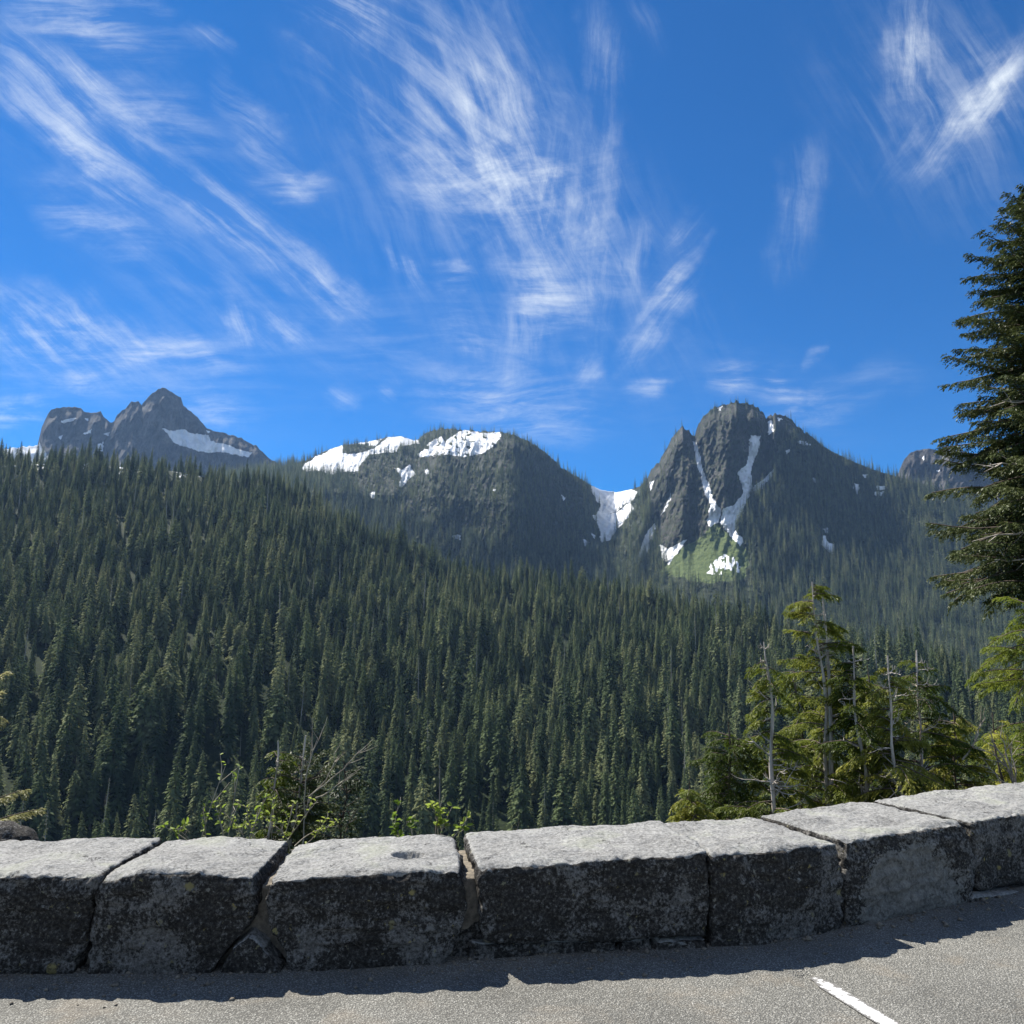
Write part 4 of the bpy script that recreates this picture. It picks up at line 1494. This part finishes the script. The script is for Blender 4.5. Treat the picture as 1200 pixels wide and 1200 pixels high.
leafy_shrub('little leafy green plant left of the gap in the wall', [(466, 985, 468, 938), (463, 985, 457, 958), (470, 985, 478, 962)], 6.3, 51, .06, .036, 14)
leafy_shrub('taller leafy green plant standing in the gap of the wall', [(514, 985, 520, 932), (512, 985, 505, 942), (520, 985, 548, 958), (516, 985, 530, 945)], 6.3, 52, .06, .036, 16)
leafy_shrub('sparse leafy shrub with long bare stems behind the left part of the wall', [(237, 985, 264, 898), (268, 985, 281, 896), (240, 985, 238, 948), (262, 985, 250, 940), (292, 985, 314, 930), (300, 985, 303, 952), (280, 985, 262, 952)], 6.5, 53, .045, .024, 15, .007, bare=.2)
leafy_shrub('low leafy sprig reaching left behind the second stone block', [(222, 990, 186, 968), (222, 990, 205, 972), (215, 988, 222, 975)], 6.2, 54, .055, .03, 8, .005, bare=.3)
leafy_shrub('dense tangle of small leaves and pale twigs at the foot of the small dark conifer', [(318, 985, 322, 930), (328, 985, 345, 938), (340, 985, 372, 938), (305, 985, 290, 940), (352, 985, 385, 955), (360, 985, 396, 968), (330, 985, 306, 955)], 6.6, 55, .042, .020, 18, .006)


def bare_shrub(label, stems, r, seed, stem_r=.010, twigs=7, spread=.55):
    rg = np.random.default_rng(seed)
    g = ground_pt(stems[0][0], r)
    root = thing('bare_shrub', label, 'shrub', tuple(g))
    for (x0, y0, x1, y1) in stems:
        wood = MB()
        a = at(x0, y0, r) - g
        b = at(x1, y1, r) - g
        a = a + (a - b) * .2
        q = np.linspace(0, 1, 10)
        bend = rg.normal(0, .05, 3)
        p = a + (b - a) * q[:, None] + bend * np.sin(q * PI)[:, None] + rg.normal(0, .006, (10, 3))
        tube(wood, p, np.linspace(stem_r, stem_r * .25, 10), 5)
        ln = np.linalg.norm(b - a)
        for s_ in range(twigs):
            i_ = rg.integers(3, 9)
            d = unit(((b - a) / ln + rg.normal(0, spread, 3))[None])[0]
            l = ln * rg.uniform(.12, .38)
            w = p[i_] + d * (l * np.linspace(0, 1, 5))[:, None] + np.array([0, 0, .12]) * (l * np.linspace(0, 1, 5) ** 2)[:, None]
            tube(wood, w, np.linspace(stem_r * .5, stem_r * .15, 5), 4)
        wood.build('stem', M['twig'], root, True)


bare_shrub('leafless pale branching shrub in front of the yellow green trees at right', [(1190, 930, 1172, 855), (1188, 930, 1160, 870), (1186, 925, 1140, 872), (1184, 925, 1150, 890), (1132, 880, 1152, 830), (1190, 930, 1182, 870)], 9.0, 61)
bare_shrub('pale dead twigs sticking out above the small dark conifer', [(362, 940, 378, 855), (366, 930, 392, 880), (372, 925, 420, 880), (358, 985, 374, 940), (380, 930, 426, 898)], 7.0, 62, .007, 5, .4)
bare_shrub('single bent dead twig behind the longest stone block', [(588, 976, 607, 960)], 5.6, 63, .005, 0)


def boulder():
    bm = bmesh.new()
    bmesh.ops.create_icosphere(bm, subdivisions=5, radius=.22)
    V = np.array([v.co[:] for v in bm.verts])
    n = unit(V)
    V = V * np.array([1.1, .8, .75]) + n * (.10 * fbm(V * 3, 3) + .03 * fbm(V * 11, 3))[:, None]
    for v, c in zip(bm.verts, V):
        v.co = c
    me = bpy.data.meshes.new('boulder')
    bm.to_mesh(me)
    bm.free()
    me.materials.append(M['stone'])
    attr(me, 'worn', np.full(len(V), .2))
    me.polygons.foreach_set('use_smooth', np.ones(len(me.polygons), bool))
    o = link('boulder', me)
    p = at(-10, 998, 5.8)
    o.location = p
    tag(o, 'dark boulder poking up behind the leftmost stone block', 'rock')


boulder()

# ------------------------------------------------------------------ haze
HAZE = 4.5e-5


def haze():
    bm = bmesh.new()
    bmesh.ops.create_cube(bm, size=1)
    me = bpy.data.meshes.new('haze')
    bm.to_mesh(me)
    bm.free()
    o = link('haze', me)
    o.scale = (8600, 4500, 1420)
    o.location = (0, 2000, 400)
    m = bpy.data.materials.new('haze_air')
    m.use_nodes = True
    nt = m.node_tree
    nt.nodes.clear()
    p = N(nt, 'ShaderNodeVolumePrincipled')
    p.inputs['Color'].default_value = (.36, .60, 1.0, 1)
    p.inputs['Density'].default_value = HAZE
    p.inputs['Anisotropy'].default_value = .2
    out = N(nt, 'ShaderNodeOutputMaterial')
    L(nt, p.outputs[0], out.inputs['Volume'])
    m.cycles.volume_sampling = 'DISTANCE'
    me.materials.append(m)
    tag(o, 'thin blue haze filling the valley air in front of the far mountains', 'haze', None, 'stuff')


haze()

# ------------------------------------------------------------------ sky
SKY_STR = .040
CLOUD_STR = .46


def world():
    w = bpy.data.worlds.new('World')
    SC.world = w
    w.use_nodes = True
    nt = w.node_tree
    nt.nodes.clear()
    sky = N(nt, 'ShaderNodeTexSky', sky_type='NISHITA')
    sky.sun_disc = False
    sky.sun_elevation = SUN_EL
    sky.sun_rotation = SUN_AZ
    sky.altitude = 1500
    sky.air_density = 1.0
    sky.dust_density = .15
    sky.ozone_density = 3.0
    hs = N(nt, 'ShaderNodeHueSaturation')
    hs.inputs['Saturation'].default_value = 1.36
    L(nt, mixc(nt, 1.0, sky.outputs[0], (.47, .93, 1.42), 'MULTIPLY'), hs.inputs['Color'])
    bg = N(nt, 'ShaderNodeBackground')
    bg.inputs[1].default_value = SKY_STR
    L(nt, hs.outputs[0], bg.inputs[0])
    # --- cirrus
    tc = N(nt, 'ShaderNodeTexCoord')
    D = tc.outputs['Generated']
    sx = N(nt, 'ShaderNodeSeparateXYZ')
    L(nt, D, sx.inputs[0])
    x, y, z = sx.outputs
    yy = math_n(nt, 'MAXIMUM', y, .08)
    u = math_n(nt, 'DIVIDE', x, yy)
    v = math_n(nt, 'DIVIDE', z, yy)
    zz = math_n(nt, 'MAXIMUM', math_n(nt, 'ADD', z, .06), .05)
    cu = N(nt, 'ShaderNodeCombineXYZ')
    L(nt, u, cu.inputs[0])
    L(nt, v, cu.inputs[1])
    # cloud sheet overhead, seen in perspective
    pl = N(nt, 'ShaderNodeCombineXYZ')
    L(nt, math_n(nt, 'DIVIDE', x, zz), pl.inputs[0])
    L(nt, math_n(nt, 'DIVIDE', y, zz), pl.inputs[1])
    PLv = pl.outputs[0]
    wn = noise_node(nt, PLv, .9, 3, .5)
    off = N(nt, 'ShaderNodeVectorMath', operation='MULTIPLY_ADD')
    L(nt, wn.outputs['Color'], off.inputs[0])
    off.inputs[1].default_value = (.55, .55, 0)
    L(nt, PLv, off.inputs[2])
    s3 = noise_node(nt, off.outputs[0], 4.2, 8, .70, .4)
    # warp for the wisps
    w1 = noise_node(nt, cu.outputs[0], 4.5, 7, .62)
    wo = N(nt, 'ShaderNodeVectorMath', operation='MULTIPLY_ADD')
    L(nt, w1.outputs['Color'], wo.inputs[0])
    wo.inputs[1].default_value = (.15, .15, 0)
    L(nt, cu.outputs[0], wo.inputs[2])
    UV = wo.outputs[0]
    w2 = noise_node(nt, cu.outputs[0], 2.6, 4, .55)
    wf = N(nt, 'ShaderNodeVectorMath', operation='MULTIPLY_ADD')
    L(nt, w2.outputs['Color'], wf.inputs[0])
    wf.inputs[1].default_value = (.08, .08, 0)
    L(nt, cu.outputs[0], wf.inputs[2])
    groups = {}
    for (x0, y0, x1, y1, wd, sg) in WISPS:
        ax, ay, az_ = ray(np.array([x0, x1]), np.array([y0, y1]))
        uu, vv = ax / ay, az_ / ay
        cx, cy = uu.mean() + .075, vv.mean() + .075
        dx, dy = uu[1] - uu[0], vv[1] - vv[0]
        ang = math.atan2(dy, dx)
        mp = N(nt, 'ShaderNodeMapping', vector_type='TEXTURE')
        mp.inputs['Location'].default_value = (cx, cy, 0)
        mp.inputs['Rotation'].default_value = (0, 0, ang)
        mp.inputs['Scale'].default_value = (math.hypot(dx, dy) / 2 * 1.5, wd / FOC * 1.75, 1)
        L(nt, UV, mp.inputs['Vector'])
        ln = N(nt, 'ShaderNodeVectorMath', operation='LENGTH')
        L(nt, mp.outputs[0], ln.inputs[0])
        a = mapr(nt, ln.outputs['Value'], 1.15, .0, 0., sg)
        am = ang % PI
        g_ = min((0.0, 2.45, 1.95, 1.5, .95), key=lambda c: min(abs(am - c), PI - abs(am - c)))
        groups[g_] = a if g_ not in groups else math_n(nt, 'ADD', groups[g_], a)
    d = None
    for c, tot in groups.items():
        mr = N(nt, 'ShaderNodeMapping', vector_type='TEXTURE')
        mr.inputs['Rotation'].default_value = (0, 0, c)
        mr.inputs['Scale'].default_value = (1 / 3.4, 1 / 31.0, 1)
        L(nt, wf.outputs[0], mr.inputs['Vector'])
        fb = noise_node(nt, mr.outputs[0], 1.0, 8, .66, .35)
        st = math_n(nt, 'MULTIPLY_ADD', fb.outputs['Fac'], .64, math_n(nt, 'MULTIPLY', s3.outputs['Fac'], .36))
        fil = mapr(nt, st, .41, .68, .04, 1.0)
        dd = math_n(nt, 'MULTIPLY', math_n(nt, 'MINIMUM', tot, 1.7), fil)
        d = dd if d is None else math_n(nt, 'ADD', d, dd)
    d = math_n(nt, 'MULTIPLY', d, .70)
    d = math_n(nt, 'MULTIPLY', d, mapr(nt, y, .08, .2))
    # unseen broken cirrus sheet, added behind the viewpoint as white fill light
    sheet = math_n(nt, 'MULTIPLY', mapr(nt, y, .05, -.35), mapr(nt, s3.outputs['Fac'], .35, .62, .25, .95))
    d = math_n(nt, 'ADD', d, math_n(nt, 'MULTIPLY', sheet, .62), clamp=True)
    cb = N(nt, 'ShaderNodeBackground')
    cb.inputs[0].default_value = (.86, .93, 1.0, 1)
    cb.inputs[1].default_value = CLOUD_STR
    mx = N(nt, 'ShaderNodeMixShader')
    L(nt, d, mx.inputs[0])
    L(nt, bg.outputs[0], mx.inputs[1])
    L(nt, cb.outputs[0], mx.inputs[2])
    out = N(nt, 'ShaderNodeOutputWorld')
    L(nt, mx.outputs[0], out.inputs[0])


WISPS = [
    (450, 0, 650, 400, 120, .30), (-40, 60, 340, 300, 80, .26), (1020, 0, 1140, 250, 90, .28), (330, 380, 720, 480, 55, .26), (-50, 400, 300, 470, 55, .30), (640, 150, 800, 420, 70, .22), (820, 420, 1000, 480, 40, .24), (150, 300, 420, 430, 50, .2),
    # x0, y0, x1, y1, half width, strength      (bearings of each cirrus wisp)
    (20, 5, 190, 45, 38, 1.0), (-20, 30, 150, 150, 30, .8), (0, 100, 170, 230, 22, .8), (60, 175, 120, 195, 14, .8), (40, 230, 180, 275, 22, .6), (110, 110, 260, 150, 26, .5),
    (200, 195, 340, 310, 24, 1.0), (300, 205, 385, 222, 16, 1.0), (270, 95, 350, 200, 18, .55), (350, 280, 425, 365, 18, .85), (225, 30, 265, 55, 16, .5),
    (-30, 350, 190, 430, 42, 1.15), (150, 405, 280, 425, 20, .7), (-10, 480, 60, 485, 14, .9), (265, 350, 290, 400, 18, .9), (300, 375, 350, 405, 16, .8), (215, 475, 290, 490, 14, .7), (75, 455, 120, 462, 10, .6),
    (370, -10, 450, 40, 40, 1.05), (420, 20, 640, 260, 80, .72), (560, 40, 640, 300, 50, .62), (490, 190, 660, 240, 50, .6), (700, 120, 690, 400, 18, .6), (655, 160, 650, 280, 20, .8),
    (590, 330, 680, 360, 34, .95), (820, 255, 770, 370, 20, 1.1), (770, 370, 730, 420, 16, .6), (745, 270, 720, 360, 18, .7), (620, 330, 610, 440, 24, .5), (455, 290, 485, 345, 8, .7), (500, 330, 545, 340, 14, .9),
    (520, 380, 580, 400, 18, .5), (520, 460, 680, 490, 34, .75), (440, 455, 460, 465, 12, .6), (670, 440, 700, 420, 12, .5), (690, 10, 700, 110, 18, .5), (740, 0, 760, 60, 22, .3),
    (1070, -10, 1040, 110, 26, .95), (1210, 60, 1100, 155, 22, 1.25), (1090, 140, 1055, 220, 34, .65), (1120, 20, 1180, 160, 70, .38), (955, 180, 920, 300, 20, .5), (820, 450, 875, 435, 18, .95),
    (895, 440, 930, 440, 14, .8), (735, 452, 775, 445, 12, .6), (955, 400, 970, 405, 14, .5), (900, 470, 990, 465, 22, .5), (370, 470, 400, 485, 14, .5), (1000, 460, 1080, 440, 20, .25),
]
world()

# ------------------------------------------------------------------ sun, camera, render
sd = bpy.data.lights.new('Sun', 'SUN')
sd.energy = 5.0
sd.angle = math.radians(.5)
sd.color = (1.0, .95, .87)
so = bpy.data.objects.new('Sun', sd)
C.objects.link(so)
to_sun = Vector((math.sin(SUN_AZ) * math.cos(SUN_EL), math.cos(SUN_AZ) * math.cos(SUN_EL), math.sin(SUN_EL)))
so.rotation_euler = to_sun.to_track_quat('Z', 'Y').to_euler()
so.location = (-20, 20, 60)

cd = bpy.data.cameras.new('Camera')
cam = bpy.data.objects.new('Camera', cd)
C.objects.link(cam)
cam.location = (0, 0, EYE)
cam.rotation_euler = (PI / 2 + PITCH, 0, 0)
cd.sensor_fit = 'HORIZONTAL'
cd.sensor_width = 36
cd.lens = 36 * FOC / 1200
cd.clip_start = .05
cd.clip_end = 20000
SC.camera = cam

SC.view_settings.view_transform = 'Standard'
SC.view_settings.look = 'None'
SC.view_settings.exposure = 1.12
SC.view_settings.gamma = 1
cy = SC.cycles
cy.max_bounces = 5
cy.diffuse_bounces = 2
cy.glossy_bounces = 2
cy.transmission_bounces = 3
cy.volume_bounces = 0
cy.transparent_max_bounces = 4
cy.use_denoising = True
cy.use_adaptive_sampling = True
cy.adaptive_threshold = .01
cy.sample_clamp_indirect = 4
